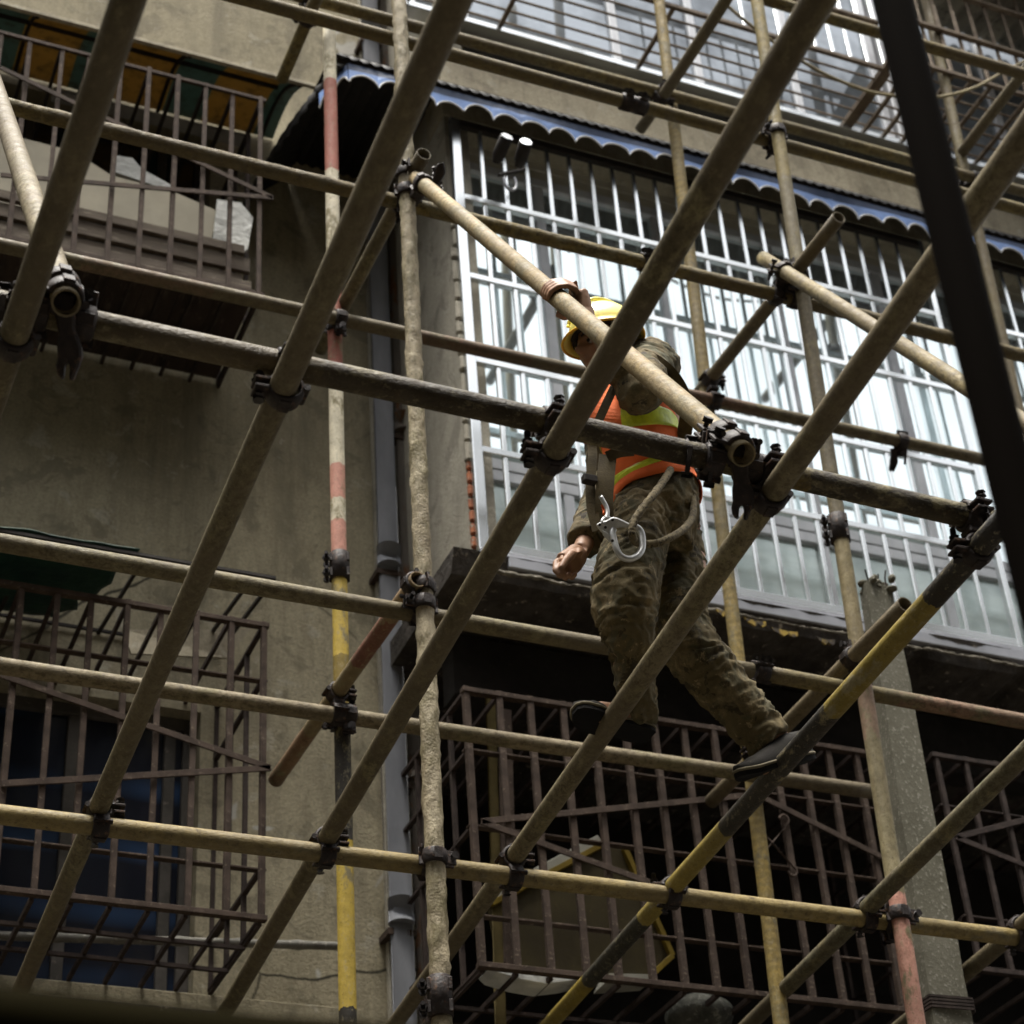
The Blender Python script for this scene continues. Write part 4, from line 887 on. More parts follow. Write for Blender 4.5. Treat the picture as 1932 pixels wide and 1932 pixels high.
for k1,k2,lb,f1,f2 in (
 ('H3','B','coupler between the dark ochre level pipe and the long sloping pipe left of centre',1,1),
 ('H3','C','coupler on the dark ochre level pipe just left of the orange vest',1,1),
 ('H3','D','coupler on the dark ochre level pipe beside the big double coupler',1,1),
 ('H3','A','black coupler at the left edge on the dark ochre level pipe',1,1),
 ('H3','E','coupler where the black and yellow banded pipe meets the dark ochre level pipe',1,1),
 ('S2','H1','coupler on the mud crusted upright at the rough crusted yellow level pipe',1,-1),
 ('S2','H4a','coupler on the mud crusted upright at the grey tan level pipe',-1,1),
 ('S2','H6','coupler on the mud crusted upright at the lowest yellow level pipe',1,1),
 ('S1','H2','coupler on the red and white upright at the pinkish brown level pipe',1,1),
 ('S1','H5','coupler on the banded upright at the pale cream level pipe',1,1),
 ('H6','B','coupler on the lowest level pipe in front of the lower left cage',1,1),
 ('H6','C','coupler under the sloping pipe on the lowest level pipe left of the mud crusted upright',1,1),
 ('H6','D','coupler on the lowest level pipe right of the mud crusted upright',1,1),
 ('H6','E','coupler joining the black and yellow banded pipe to the lowest level pipe',1,-1),
 ('H6','F','coupler on the lowest level pipe just left of the concrete post',1,1),
 ('H6','F2','coupler at the right end of the lowest level pipe',1,1),
 ('S4','H6','coupler on the pink lower part of the tan upright in front of the concrete post',1,-1),
 ('S4','H1','coupler on the tan upright at the rough crusted yellow level pipe',-1,1),
 ('S4','UB','coupler on the tan upright just below the upper storey cage',-1,-1),
 ('S4','T1','coupler on the brown cross pipe at the tan upright',1,1),
 ('H1','J2','coupler holding the light ochre brace on the rough level pipe',1,1),
 ('S2','GL','coupler holding the open ended reddish pipe on the mud crusted upright',1,-1),
 ('H5','GL','coupler holding the reddish cross pipe on the pale cream level pipe',1,1),
 ('UA','T3','coupler on the twin yellow pipes at the cross pipe near the top',1,-1),
 ('H2','T1','coupler on the pinkish brown level pipe right of the shoulder of the worker',1,1),
 ('S4','G','coupler holding the tan cross pipe on the tan upright by the post top',-1,1),
 ('H5','G','coupler on the pale cream level pipe behind the rear shoe',1,-1),
 ('S2','T5','upper coupler of the pair on the mud crusted upright near the brace top',1,1),
 ('UA','T6','coupler at the top left end of the twin yellow pipes',1,1),
 ('S5','UA','small coupler right of the black post at the twin yellow pipes',1,1)):
    coupler(k1,k2,lb,f1,f2)
sleeve('S1',643,1070,'sleeve coupler joining the pink and yellow bands of the banded upright')
sleeve('S2',830,1882,'sleeve coupler low on the mud crusted upright')
sleeve('S4',1590,998,'sleeve coupler halfway down the tan upright')
sleeve('UB',1195,193,'sleeve coupler on the lower twin yellow pipe')
sleeve('H1',1222,497,'narrow sleeve coupler on the rough crusted level pipe behind the sloping pipe',.05)
sleeve('H4b',1436,1269,'narrow sleeve coupler joining two level pipes behind the rear knee',.05)

# double couplers at the brace ends with a hanging open jaw
def jaw(name, o, L, wd, rt, ux, uy, th=.022):
    # forked flap, outline in (x across, y down)
    ol = [(-.55,0),(.5,0),(.46,-.22),(.62,-.36),(.80,-.50),(.82,-.64),(.66,-.80),(.52,-.90),(.40,-1.0),(.27,-1.04),(.18,-.99),(.24,-.86),(.22,-.79),(.10,-.745),(-.04,-.79),(-.07,-.88),(-.10,-1.0),(-.22,-1.02),(-.42,-.93),(-.48,-.82),(-.40,-.70),(-.42,-.5),(-.36,-.3)]
    MB().prism([(x*wd,y*L) for x,y in ol], o, ux, uy, th).build(name, M['coupler'], rt, .004)
def end_coupler(key, ledger, tz, label, hang=True, L=.12, flipx=1, jawdir=None):
    a,b = PIPES[key]; d = (b-a).normalized(); pe = b
    rt = empty('double_coupler', pe-d*.1, label, 'coupler', 'scaffold couplers')
    view = (Vector((0,0,CZ))-pe).normalized(); lug = RW @ Vector((-1,-.35,0))
    for off in tz: add_collar(rt, pe-d*off, d, view, 1, lug)
    if ledger:
        p1,u,p2,v = closest(key, ledger)
        for off in (-.045,.045): add_collar(rt, p2+v*off, v, p1-p2, 1, RW @ Vector((.1,-1,.2)))
        MB().bar(p1-d*.02, p2, .05,.05).build('swivel_block', M['coupler'], rt, .006)
        # long hanging bolts
        for off in (-.10,-.045): 
            c = p2+v*off+RW@Vector((0,0,-RP*1.1)); dn = RW@Vector((-.12,1,.1))
            MB().tube([c-dn*.05-dn*off*.3,c+dn*(.062+off*.2)],.006,8).tube([c+dn*(.056+off*.2),c+dn*(.068+off*.2)],.013,6).tube([c-dn*.042,c-dn*.030],.014,6).build('bolt', M['bolt'], rt)
    if hang:
        ux = (RW@Vector((1,.10,0))).normalized(); uy = (RW@Vector((0.0,-1,0))).normalized()
        jaw('open_jaw', pe-d*.02+(RW@Vector((0.0,1,.3))).normalized()*(RP*.9), L, .038, rt, ux, uy)
    return rt
end_coupler('J','H3',(.045,.12),'big double coupler with hanging forked jaw at the lower end of the flaking brace')
end_coupler('J0','H3',(.045,.12),'big double coupler with a hanging jaw near the left edge', L=.125)
# upper end of the flaking brace: collar with an open jaw standing up
a,b = PIPES['J']; d = (b-a).normalized(); p = a+d*.13
rt = empty('double_coupler', p, 'coupler with upright open jaw at the top end of the flaking brace', 'coupler', 'scaffold couplers')
add_collar(rt, p, d, (Vector((0,0,CZ))-p), 1, RW@Vector((1,-.3,0)))
h1 = closest('J','H1')[2]; add_collar(rt, h1, PIPES['H1'][1]-PIPES['H1'][0], RW@Vector((0,-1,0)))
MB().bar(p, h1, .045,.045).build('swivel_block', M['coupler'], rt, .005)
jaw('open_jaw', at(818,360,P2-.14), -.10, .034, rt, (RW@Vector((1,-.2,0))).normalized(), (RW@Vector((.25,-1,0))).normalized(), .03)
# loose coupler hanging on the pinkish pipe
a,b = PIPES['H2']; d = (b-a).normalized(); p = a+d*zpix(a,b,px=1700)
rt = empty('loose_coupler', p, 'open coupler hanging loose from the pinkish brown level pipe at the right', 'coupler', 'scaffold couplers')
add_collar(rt, p, d, Vector((0,-1,0)), 1, RW@Vector((0,1,0)))
jaw('open_jaw', p+(RW@Vector((-.035,.03,-.02))), .10, .028, rt, RW@Vector((1,0,0)), RW@Vector((.1,-1,0)).normalized(), .02)
MB().tube([p+RW@Vector((.02,.02,-.02)), p+RW@Vector((.012,.10,-.02))],.006,8).build('bolt', M['bolt'], rt)
# ---------------------------------------------------------------- the worker
g = NG('skin'); n1 = g.noise(25,4,.6); M['skin'] = g.done(g.mix(g.ramp(g.noise(9,3,.6),.4,.65),(.30,.17,.105),(.20,.115,.07)), .5, 0, n1, .25, .002)
def camo(name, base, dark, tan, grn, dust=.5):
    g = NG(name); col = g.mix(g.ramp(g.noise(11,3,.6,dist=.4),.50,.53), base, grn); col = g.mix(g.ramp(g.noise(16,4,.7,dist=.5),.56,.59), col, dark)
    col = g.mix(g.ramp(g.noise(23,5,.75,dist=.3),.58,.64,0,.9), col, tan)
    col = g.mix(g.ramp(g.noise(4,6,.7,(1,1,.7)),.50,.62,0,dust), col, (.25,.19,.10)); f = g.noise(60,5,.75); col = g.mix(g.ramp(f,.35,.6,.4,0), col, dark)
    wr = g.n("ShaderNodeTexWave", wave_type='BANDS', bands_direction='DIAGONAL'); wr.inputs["Scale"].default_value = 5; wr.inputs["Distortion"].default_value = 9; wr.inputs["Detail"].default_value = 3; wr.inputs["Detail Scale"].default_value = 1.4; g.l(g.co, wr.inputs[0])
    return g.done(col, .9, 0, g.math('ADD', wr.outputs["Fac"], g.math('MULTIPLY', f, .5)), .55, .008)
M['trouser'] = camo('muddy_camouflage', (.10,.077,.036), (.045,.036,.02), (.26,.20,.11), (.075,.065,.034), .9)
M['jacket'] = camo('camouflage_jacket', (.105,.082,.042), (.03,.025,.017), (.18,.145,.085), (.07,.065,.035), .35)
g = NG('orange_vest_fabric'); f = g.noise(120,3,.6); M['orange'] = g.done(g.mix(g.ramp(g.noise(5,4,.6),.4,.65),(.88,.19,.05),(.66,.13,.035)), .75, 0, g.math('ADD', g.noise(9,3,.5,(1,1,.5)), g.math('MULTIPLY',f,.2)), .6, .012)
g = NG('lime_reflective_band'); M['lime'] = g.done(g.mix(g.ramp(g.noise(22,4,.7),.4,.65),(.66,.78,.04),(.42,.52,.03)), .35, 0, g.noise(16,3,.6), .6, .008)
g = NG('yellow_hard_hat'); M['hat'] = g.done(g.mix(g.ramp(g.noise(30,4,.75),.58,.68,0,.8),g.mix(g.ramp(g.noise(8,3,.6),.4,.6),(.80,.72,.20),(.74,.62,.11)),(.22,.18,.04)), .35, 0, g.noise(60,3,.6), .1, .002)
M['hatrim'] = NG('orange_yellow_rim').done((.75,.42,.02), .4)
g = NG('olive_webbing'); wv = g.noise(180,2,.5); M['web'] = g.done(g.mix(g.ramp(g.noise(12,4,.7),.4,.65),(.085,.064,.03),(.05,.038,.019)), .85, 0, wv, .5, .002)
M['rope'] = mat_mottle('dirty_rope', (.16,.13,.075), (.09,.07,.04), 30, (.035,.028,.018), 110, .56, .9, .9, .003)
M['hook'] = mat_mottle('worn_aluminium', (.50,.50,.48), (.38,.38,.37), 20, (.16,.155,.15), 60, .66, .35, .3, .001, metal=.55)
M['shoe'] = mat_mottle('dark_canvas_shoe', (.014,.012,.008), (.009,.007,.005), 20, (.045,.037,.025), 30, .66, .85, .5, .003)
M['sole'] = mat_mottle('black_rubber_sole', (.006,.0055,.005), (.009,.008,.007), 20, (.03,.026,.02), 60, .7, .95, .6, .003)
M['welt'] = mat_mottle('dusty_welt', (.16,.135,.085), (.1,.085,.055), 30, None, 60, .6, .8, .4, .002)
M['hair'] = NG('black_hair').done((.012,.010,.009), .6)

def crom(vals, t):      # catmull-rom through list of vectors/floats at t in [0, n-1]
    i = min(int(t), len(vals)-2); u = t-i; a = vals[max(i-1,0)]; b_ = vals[i]; c = vals[i+1]; d = vals[min(i+2,len(vals)-1)]
    return .5*((2*b_)+(c-a)*u+(2*a-5*b_+4*c-d)*u*u+(3*b_-a-3*c+d)*u*u*u)
def loft(mb, secs, n=28, sub=6, t0=0., t1=1., grow=0., squ=2.0):
    """secs: (px, py, Y, half width in picture units, depth radius in m); limb following these sections"""
    C_ = [at(a,b_,y) for a,b_,y,_,_ in secs]; W_ = [s_[3]*pxm(c) for s_,c in zip(secs,C_)]; D_ = [s_[4] for s_ in secs]
    N = (len(secs)-1)*sub; rows = []
    i0, i1 = int(round(N*t0)), int(round(N*t1))
    P_ = [crom(C_, i/sub) for i in range(N+1)]
    for i in range(i0, i1+1):
        c = P_[i]; t = (P_[min(i+1,N)]-P_[max(i-1,0)]).normalized(); wv_ = (c-Vector((0,0,CZ))).normalized()
        s_ = t.cross(wv_).normalized(); dp = s_.cross(t).normalized(); w_ = crom(W_, i/sub)+grow; d_ = crom(D_, i/sub)+grow; r_ = []
        for j in range(n):
            a = 2*math.pi*j/n; ca, sa = math.cos(a), math.sin(a)
            r_.append(c+s_*w_*math.copysign(abs(ca)**(2/squ),ca)+dp*d_*math.copysign(abs(sa)**(2/squ),sa))
        rows.append(r_)
    k = len(rows); vs = [p for r_ in rows for p in r_]
    fs = [(i*n+j,i*n+(j+1)%n,(i+1)*n+(j+1)%n,(i+1)*n+j) for i in range(k-1) for j in range(n)]
    mb.add(vs, fs, True); b_ = len(mb.v)-k*n
    mb.f += [tuple(b_+j for j in range(n-1,-1,-1)), tuple(b_+(k-1)*n+j for j in range(n))]; mb.sm += [True,True]
    return rows
def remeshed(mb, name, mat, parent, vox, smooth=6, disp=None):
    me = mb.mesh(name+'_src', mat); o = bpy.data.objects.new('tmp', me); COL.objects.link(o)
    md = o.modifiers.new('r','REMESH'); md.mode='VOXEL'; md.voxel_size = vox; md.use_smooth_shade = True
    ms = o.modifiers.new('s','SMOOTH'); ms.iterations = smooth; ms.factor = .5
    dg = bpy.context.evaluated_depsgraph_get(); ev = o.evaluated_get(dg); m2 = bpy.data.meshes.new_from_object(ev)
    bpy.data.objects.remove(o)
    off = parent_loc(parent)
    if disp:
        nr = [v.normal.copy() for v in m2.vertices]
        for v, n_ in zip(m2.vertices, nr): v.co += n_*disp(v.co, n_)
    for v in m2.vertices: v.co -= off
    m2.polygons.foreach_set("use_smooth",[True]*len(m2.polygons)); m2.name = name; m2.materials.clear(); m2.materials.append(mat)
    o = bpy.data.objects.new(name, m2); COL.objects.link(o)
    if parent: o.parent = parent
    return o
def ridge(v): return (1-abs(v)*2)
def folds(sc=(18,18,38), amp=.006, dirv=None, seed=0.):
    def f(co, n_):
        p = Vector(((co.x+co.z*.35)*sc[0]+seed, co.y*sc[1], (co.z-co.x*.25)*sc[2]))
        a = noise.noise(p+Vector((0,0,1))*noise.noise(p*.4)*2); q = noise.noise(p*2.3+Vector((7,1,3)))
        return amp*(max(-.4,ridge(a))*.9-.35) + amp*.35*q
    return f

# ---- skeleton in picture units: (x, y, depth Y, half width, depth radius)
HY = 3.68
body = MB()
# head, built in its own frame
HC = at(1144,656,HY)                     # centre of the skull at ear height
hf = Vector((-.95,-.10,-.15)).normalized(); hu = Vector((-.02,-.06,1)); hr = hf.cross(hu).normalized(); hu = hr.cross(hf).normalized()
def hp(x,y,z): return HC+hr*x+hf*y+hu*z
def head_mesh(mb):
    n, m_ = 48, 36; vs=[]
    for i in range(m_+1):
        th = math.pi*i/m_
        for j in range(n):
            a = 2*math.pi*j/n; x = math.sin(th)*math.sin(a); y = math.sin(th)*math.cos(a); z = math.cos(th)
            X = x*.069; Y_ = y*.086; Z = z*.113
            if z < 0:
                k = -z; X *= 1-.40*k**1.4; 
                Y_ = Y_*(1-.12*k) + (.020*k if y>0 else .030*k)   # jaw forward, nape in
            if y > .3:
                # brow, sockets, nose, lips, chin
                fx = x; Y_ += .007*math.exp(-((z-.10)/.08)**2)*math.exp(-(fx/.6)**2)
                for s_ in (-1,1): Y_ -= .014*math.exp(-((z+.06)/.09)**2-((fx-s_*.40)/.2)**2); Y_ += .006*math.exp(-((z+.30)/.16)**2-((fx-s_*.50)/.22)**2)
                Y_ += .030*math.exp(-((z+.26)/.13)**2-(fx/.15)**2)+.012*math.exp(-((z+.10)/.16)**2-(fx/.12)**2)
                for s_ in (-1,1): Y_ += .010*math.exp(-((z+.33)/.07)**2-((fx-s_*.17)/.09)**2)
                Y_ += .013*math.exp(-((z+.51)/.05)**2-(fx/.30)**2)+.013*math.exp(-((z+.62)/.05)**2-(fx/.26)**2)-.006*math.exp(-((z+.565)/.022)**2-(fx/.32)**2)
                Y_ += .013*math.exp(-((z+.86)/.13)**2-(fx/.4)**2)
            vs.append(hp(X,Y_,Z))
    fs = [(i*n+j,i*n+(j+1)%n,(i+1)*n+(j+1)%n,(i+1)*n+j) for i in range(m_) for j in range(n)]
    mb.add(vs, fs, True)
    for s_ in (-1,1):                    # ears
        e = hp(s_*.080,-.008,-.012); mb.tube([e+hu*.028+hr*s_*.006,e+hu*.012-hf*.012+hr*s_*.012,e-hu*.012-hf*.008+hr*s_*.010,e-hu*.03],[.009,.012,.011,.007],8)
head_mesh(body)
neck0 = hp(0,-.025,-.07)
body.tube([neck0+hu*.03, neck0-hu*.03, at(1178,702,3.78)],[.058,.058,.066],20)
def limb(mb, pts, rs, n=16): mb.tube([at(*p) if not isinstance(p,Vector) else p for p in pts], rs, n)
limb(body, [(1180,700,3.8),(1205,770,3.84),(1215,850,3.86),(1235,950,3.88)], [.09,.12,.12,.12])
# near arm and its hand on the brace
a,b = PIPES['J']; jdv = (b-a).normalized(); jz = zpix(a,b,px=1052); jp = a+jdv*jz
jv = (Vector((0,0,CZ))-jp).normalized(); jv = (jv-jdv*jv.dot(jdv)).normalized(); jn = jv.cross(jdv).normalized()
if (proj(jp+jn*.1)[1] > proj(jp)[1]): jn = -jn
def jpos(s_, ang, r_): return jp+jdv*s_+(jv*math.cos(R(ang))+jn*math.sin(R(ang)))*r_
r0 = RP+.0085
for k,(s_,L_,rf) in enumerate(((-.032,1.,.0085),(-.012,1.08,.0092),(.009,1.03,.0090),(.029,.86,.0078))):
    body.tube([jpos(s_+.018,128,r0+.016), jpos(s_+.012,100,r0+.015), jpos(s_+.006,72,r0+.0085), jpos(s_+.002,38,r0+.004), jpos(s_,6*L_,r0+.0015), jpos(s_-.003,-24*L_,r0), jpos(s_-.004,-50*L_,r0-.001)],[rf*1.15,rf*1.22,rf*1.15,rf,rf*1.06,rf*.95,rf*.62],10)
palm = jpos(.02,140,r0+.022)
body.tube([jpos(-.028,122,r0+.018), palm, jpos(.062,165,r0+.03)],[.013,.024,.024],12, rz=[.034,.040,.030])
wrist = jpos(.105,182,r0+.040)
body.tube([jpos(.03,150,r0+.026), jpos(.065,165,r0+.032), wrist],[.030,.027,.024],14)
body.tube([jpos(.055,190,r0+.026), jpos(.038,218,r0+.010), jpos(.022,240,r0+.004)],[.014,.0125,.010],10)   # thumb under the tube
elbow = at(1204,738,3.50); shN = at(1228,692,3.70)
body.tube([wrist, wrist.lerp(elbow,.35), wrist.lerp(elbow,.75), elbow],[.022,.025,.034,.042],16)
body.tube([elbow, elbow.lerp(shN,.5), shN],[.042,.05,.06],16)
body.tube([shN, at(1190,712,3.80)],[.06,.09],16)
# far arm hanging, palm up
shF = at(1140,742,3.98); elF = at(1150,915,4.06); wrF = at(1096,1040,3.86)
body.tube([at(1190,715,3.8),shF],[.085,.062],16); body.tube([shF,elF],[.055,.044],16); body.tube([elF, elF.lerp(wrF,.45), wrF],[.044,.036,.025],16)
pc_ = at(1079,1058,3.83)
body.tube([wrF, at(1089,1047,3.845), pc_, at(1064,1066,3.82)],[.024,.028,.030,.024],16, rz=[.024,.034,.038,.036])
for (k0,k1,k2,k3,rf) in (
  ((1061,1052,3.80),(1049,1062,3.785),(1048,1077,3.775),(1058,1085,3.768),.0088),
  ((1062,1062,3.82),(1052,1074,3.80),(1056,1086,3.785),(1067,1082,3.765),.0094),
  ((1068,1068,3.84),(1061,1082,3.82),(1067,1090,3.80),(1077,1082,3.775),.0090),
  ((1077,1070,3.86),(1074,1084,3.84),(1079,1090,3.82),(1087,1082,3.79),.0080)):
    body.tube([at(*k0),at(*k0).lerp(at(*k1),.6),at(*k1),at(*k2),at(*k2).lerp(at(*k3),.5),at(*k3)],[rf*1.2,rf*1.15,rf*1.12,rf*1.05,rf,rf*.72],10)
body.tube([at(1091,1042,3.80),at(1078,1046,3.775),at(1067,1058,3.765),at(1058,1073,3.76)],[.017,.0145,.012,.0085],10)
# legs inside the trousers
LEGN = [(1206,985,3.80,58,.12),(1199,1030,3.78,56,.125),(1184,1088,3.74,61,.115),(1179,1140,3.72,60,.105),(1184,1190,3.74,49,.095),(1191,1230,3.77,39,.085),(1195,1264,3.79,35,.08),(1200,1300,3.81,34,.075),(1206,1335,3.82,33,.072),(1214,1368,3.83,24,.06)]
LEGF = [(1262,1000,3.93,58,.12),(1278,1060,3.95,50,.12),(1284,1115,3.93,46,.115),(1286,1165,3.91,47,.11),(1300,1218,3.88,52,.10),(1336,1262,3.88,51,.09),(1367,1300,3.88,49,.08),(1402,1340,3.88,46,.075),(1430,1374,3.88,44,.072),(1452,1400,3.88,41,.07)]
limb(body, [s_[:3] for s_ in LEGN], [.085,.085,.08,.065,.055,.055,.052,.045,.04,.038]); limb(body, [s_[:3] for s_ in LEGF], [.085,.085,.08,.07,.06,.058,.052,.045,.04,.038])
body.tube([at(1212,985,3.82),at(1262,990,3.93)],[.1,.1],16)
# feet
zt1 = None
pe_, pd_ = PIPES['E'], PIPES['D']
toe1, heel1 = at(1086,1350,3.80), at(1228,1392,3.83)
toe2, heel2 = at(1396,1474,3.86), at(1530,1436,3.87)
body.tube([at(1214,1368,3.83), heel1+Vector((-.03,0,.05)), toe1.lerp(heel1,.3)+Vector((0,0,.03))],[.036,.038,.03],12)
body.tube([at(1452,1400,3.88), heel2+Vector((-.05,0,.05)), toe2.lerp(heel2,.3)+Vector((0,0,.03))],[.036,.036,.03],12)
PER = remeshed(body, 'person', M['skin'], None, .0040, 4)
# put the origin at the feet
c0 = Vector((at(1350,1420,3.84).x, at(1350,1420,3.84).y, at(1472,1450,3.84).z)); PER.data.transform(Matrix.Translation(-c0)); PER.location = c0
tag(PER, 'worker in orange vest, muddy camouflage trousers and yellow hard hat stepping along the pipes', 'person')

# trousers
tr = MB(); loft(tr, LEGN, sub=5); loft(tr, LEGF, sub=5)
loft(tr, [(1243,905,3.84,70,.135),(1240,940,3.84,76,.145),(1233,985,3.85,80,.15),(1228,1030,3.86,76,.14)], sub=4)
def tfold(co, n_):
    base = folds((14,12,34), .0105, seed=2.)(co, n_)
    k = noise.noise(Vector((co.x*30+co.z*26, co.y*12, co.z*10))); return base + .0045*ridge(k)
remeshed(tr, 'trousers', M['trouser'], PER, .0065, 4, tfold)
# jacket: torso, near sleeve, far sleeve
jk = MB()
TORS = [(1238,948,3.84,72,.13),(1224,890,3.82,67,.13),(1206,830,3.80,68,.135),(1198,775,3.79,70,.135),(1204,728,3.77,64,.12),(1196,695,3.76,42,.09)]
loft(jk, TORS, sub=4)
jk.tube([at(1198,728,3.80), shN, shN.lerp(elbow,.5), elbow],[.085,.088,.078,.066],22); jk.ball(elbow,.062,20,12); jk.tube([elbow, elbow.lerp(wrist,.30), elbow.lerp(wrist,.60)],[.066,.054,.042],22)
jk.tube([at(1190,722,3.82), shF, shF.lerp(elF,.5), elF, elF.lerp(wrF,.4), elF.lerp(wrF,.8), elF.lerp(wrF,.88)],[.09,.078,.068,.064,.058,.052,.050],22)
cl = neck0-hu*.045; jk.tube([cl-hu*.02, cl+hu*.018],[.085,.072],20)
remeshed(jk, 'jacket', M['jacket'], PER, .0065, 4, folds((15,15,24), .0085, seed=9.))
# orange vest over the jacket
vs_ = MB()
VEST = [(1240,938,3.84,86,.16),(1232,905,3.835,80,.155),(1216,868,3.82,74,.148),(1206,830,3.80,74,.150),(1200,790,3.79,74,.150),(1196,755,3.78,70,.145)]
def open_loft(secs, n=56, sub=5, grow=0., t0=0., t1=1.):
    m_ = MB(); rows = loft(m_, secs, n, sub, t0, t1, grow); m_.f = m_.f[:-2]; m_.sm = m_.sm[:-2]; return m_
def vest_disp(mb, amp, seed):
    for v in mb.v:
        p = Vector((v.x*15+seed, v.y*15, v.z*9)); q = noise.noise(p); v += Vector((-.3,-.9,0))*amp*ridge(q)*.6
    return mb
vm_ = vest_disp(open_loft(VEST, 64, 6), .010, 3.)
for v in vm_.v[:64]: v += Vector((0,0,.03*noise.noise(v*9)-.012*math.sin(v.x*20)))
vo = vm_.build('vest', M['orange'], PER); md = vo.modifiers.new('th','SOLIDIFY'); md.thickness = .003
for t0,t1 in ((.15,.34),(.58,.70)):
    bm_ = vest_disp(open_loft(VEST, 64, 15, .0045, t0, t1), .010, 3.); bo = bm_.build('reflective_band', M['lime'], vo); md = bo.modifiers.new('th','SOLIDIFY'); md.thickness = .002
# vest shoulder strap that runs up to the neck at the front
def strap(name, pts, w_, th, mat, parent, ref=None, twist=None):
    P_ = smooth_pts([at(*p) if not isinstance(p,Vector) else p for p in pts], 6); vs=[]
    for i,p in enumerate(P_):
        t = (P_[min(i+1,len(P_)-1)]-P_[max(i-1,0)]).normalized(); view = (p-Vector((0,0,CZ))).normalized()
        s_ = t.cross(view).normalized(); o_ = s_.cross(t).normalized(); ww = w_[0]+(w_[1]-w_[0])*i/(len(P_)-1) if isinstance(w_,tuple) else w_
        vs += [p-s_*ww/2, p+s_*ww/2, p+s_*ww/2+o_*th, p-s_*ww/2+o_*th]
    k = len(P_); fs = [(i*4+j,i*4+(j+1)%4,(i+1)*4+(j+1)%4,(i+1)*4+j) for i in range(k-1) for j in range(4)]+[(3,2,1,0),tuple((k-1)*4+j for j in range(4))]
    return MB().add(vs, fs).build(name, mat, parent)
strap('vest_front', [(1140,832,3.60),(1136,792,3.58),(1141,750,3.58),(1152,712,3.60),(1162,688,3.66)], (.115,.07), .006, M['orange'], vo)
# harness webbing worn over the vest
hn = strap('harness_strap', [(1143,1002,3.60),(1140,950,3.58),(1143,900,3.57),(1147,858,3.58)], .048, .004, M['web'], PER)
strap('harness_strap', [(1124,806,3.55),(1142,766,3.54),(1160,728,3.55)], .024, .004, M['web'], PER)
strap('harness_strap', [(1146,862,3.57),(1168,853,3.56),(1196,850,3.56)], .03, .004, M['web'], PER)
strap('harness_strap', [(1205,668,3.58),(1235,680,3.535),(1265,705,3.52),(1286,738,3.55),(1296,775,3.62),(1292,812,3.70),(1284,850,3.74)], (.035,.045), .004, M['web'], PER)
strap('harness_strap', [(1128,1000,3.60),(1117,960,3.60),(1114,910,3.60),(1118,860,3.60),(1116,830,3.62)], (.030,.024), .01, M['web'], PER)
bk = MB(); p = at(1112,905,3.585); bk.box(p-Vector((.02,.012,.012)),p+Vector((.02,.012,.012))); bk.build('buckle', M['blackiron'], PER, .003)
# shoes
def shoe(toe, heel, up, side=1):
    ax = (toe-heel); L = ax.length; ax.normalize(); upv = (up-ax*up.dot(ax)).normalized(); sd_ = ax.cross(upv).normalized()
    wd = [(0,.026),(.06,.033),(.2,.036),(.4,.034),(.6,.043),(.78,.048),(.9,.042),(.97,.028),(1.,.012)]
    def W(t):
        for (a_,x),(b_,y) in zip(wd,wd[1:]):
            if t<=b_: return x+(y-x)*(t-a_)/(b_-a_)
        return .01
    n = 26; out = []
    ts = [i/n for i in range(n+1)]
    base = lambda t: heel+ax*(L*t)+upv*(.012*max(0,(t-.8)/.2)**2+.006*math.sin(math.pi*t)*.5)+sd_*(.010*side*math.sin(math.pi*t))
    ol = [base(t)+sd_*W(t) for t in ts]+[base(t)-sd_*W(t) for t in reversed(ts)]
    ctr = sum(ol,Vector())/len(ol); k = len(ol)
    vs = ol+[p+(p-base(.5)).normalized()*.0+upv*.016 for p in ol]
    so_ = MB().add(vs,[tuple(range(k)),tuple(range(2*k-1,k-1,-1))]+[(i,k+i,k+(i+1)%k,(i+1)%k) for i in range(k)])
    up_ = MB(); m_=12; rows=[]
    for t in ts:
        hgt = .075-.035*min(1,max(0,(t-.25)/.5)) if t<.8 else .040-.022*((t-.8)/.2)
        r_ = []
        for j in range(m_+1):
            a_ = math.pi*j/m_; r_.append(base(t)+upv*(.014+hgt*math.sin(a_)**.8)+sd_*(W(t)*.97)*math.cos(a_))
        rows.append(r_)
    vs = [p for r_ in rows for p in r_]; q = m_+1
    fs = [(i*q+j,(i+1)*q+j,(i+1)*q+j+1,i*q+j+1) for i in range(n) for j in range(m_)]+[tuple(range(q)),tuple(n*q+j for j in range(q-1,-1,-1))]
    uo = up_.add(vs,fs,True).build('shoe', M['shoe'], PER)
    so_.build('sole', M['sole'], uo)
    MB().tube([p+upv*.017 for p in ol]+[ol[0]+upv*.017], .0045, 6).build('welt', M['welt'], uo)
shoe(toe1, heel1, Vector((-.25,.10,1)), 1)
shoe(toe2, heel2, Vector((.2,-.15,1)), -1)
# hard hat
ht = MB(); n=56; m_=16; rim = []
vs=[]
def hatp(th,a,rx=.098,ry=.108,rz=.108): return hp(rx*math.sin(th)*math.sin(a), -.004+ry*math.sin(th)*math.cos(a), .040+rz*math.cos(th))
rows=[]
for i in range(m_+1):
    th = (math.pi/2)*i/m_; rows.append([hatp(th,2*math.pi*j/n) for j in range(n)])
def brim(j,k): # k 0..1 outward
    a_ = 2*math.pi*j/n; f = max(0,math.cos(a_)); ext = .010+.018*f**2; return hatp(math.pi/2,a_)+ (hr*math.sin(a_)+hf*math.cos(a_))*ext*k - hu*(.010*k+.010*k*f)
rows.append([brim(j,.5) for j in range(n)]); rows.append([brim(j,1.) for j in range(n)])
vs = [p for r_ in rows for p in r_]
fs = [(i*n+j,i*n+(j+1)%n,(i+1)*n+(j+1)%n,(i+1)*n+j) for i in range(len(rows)-1) for j in range(n)]
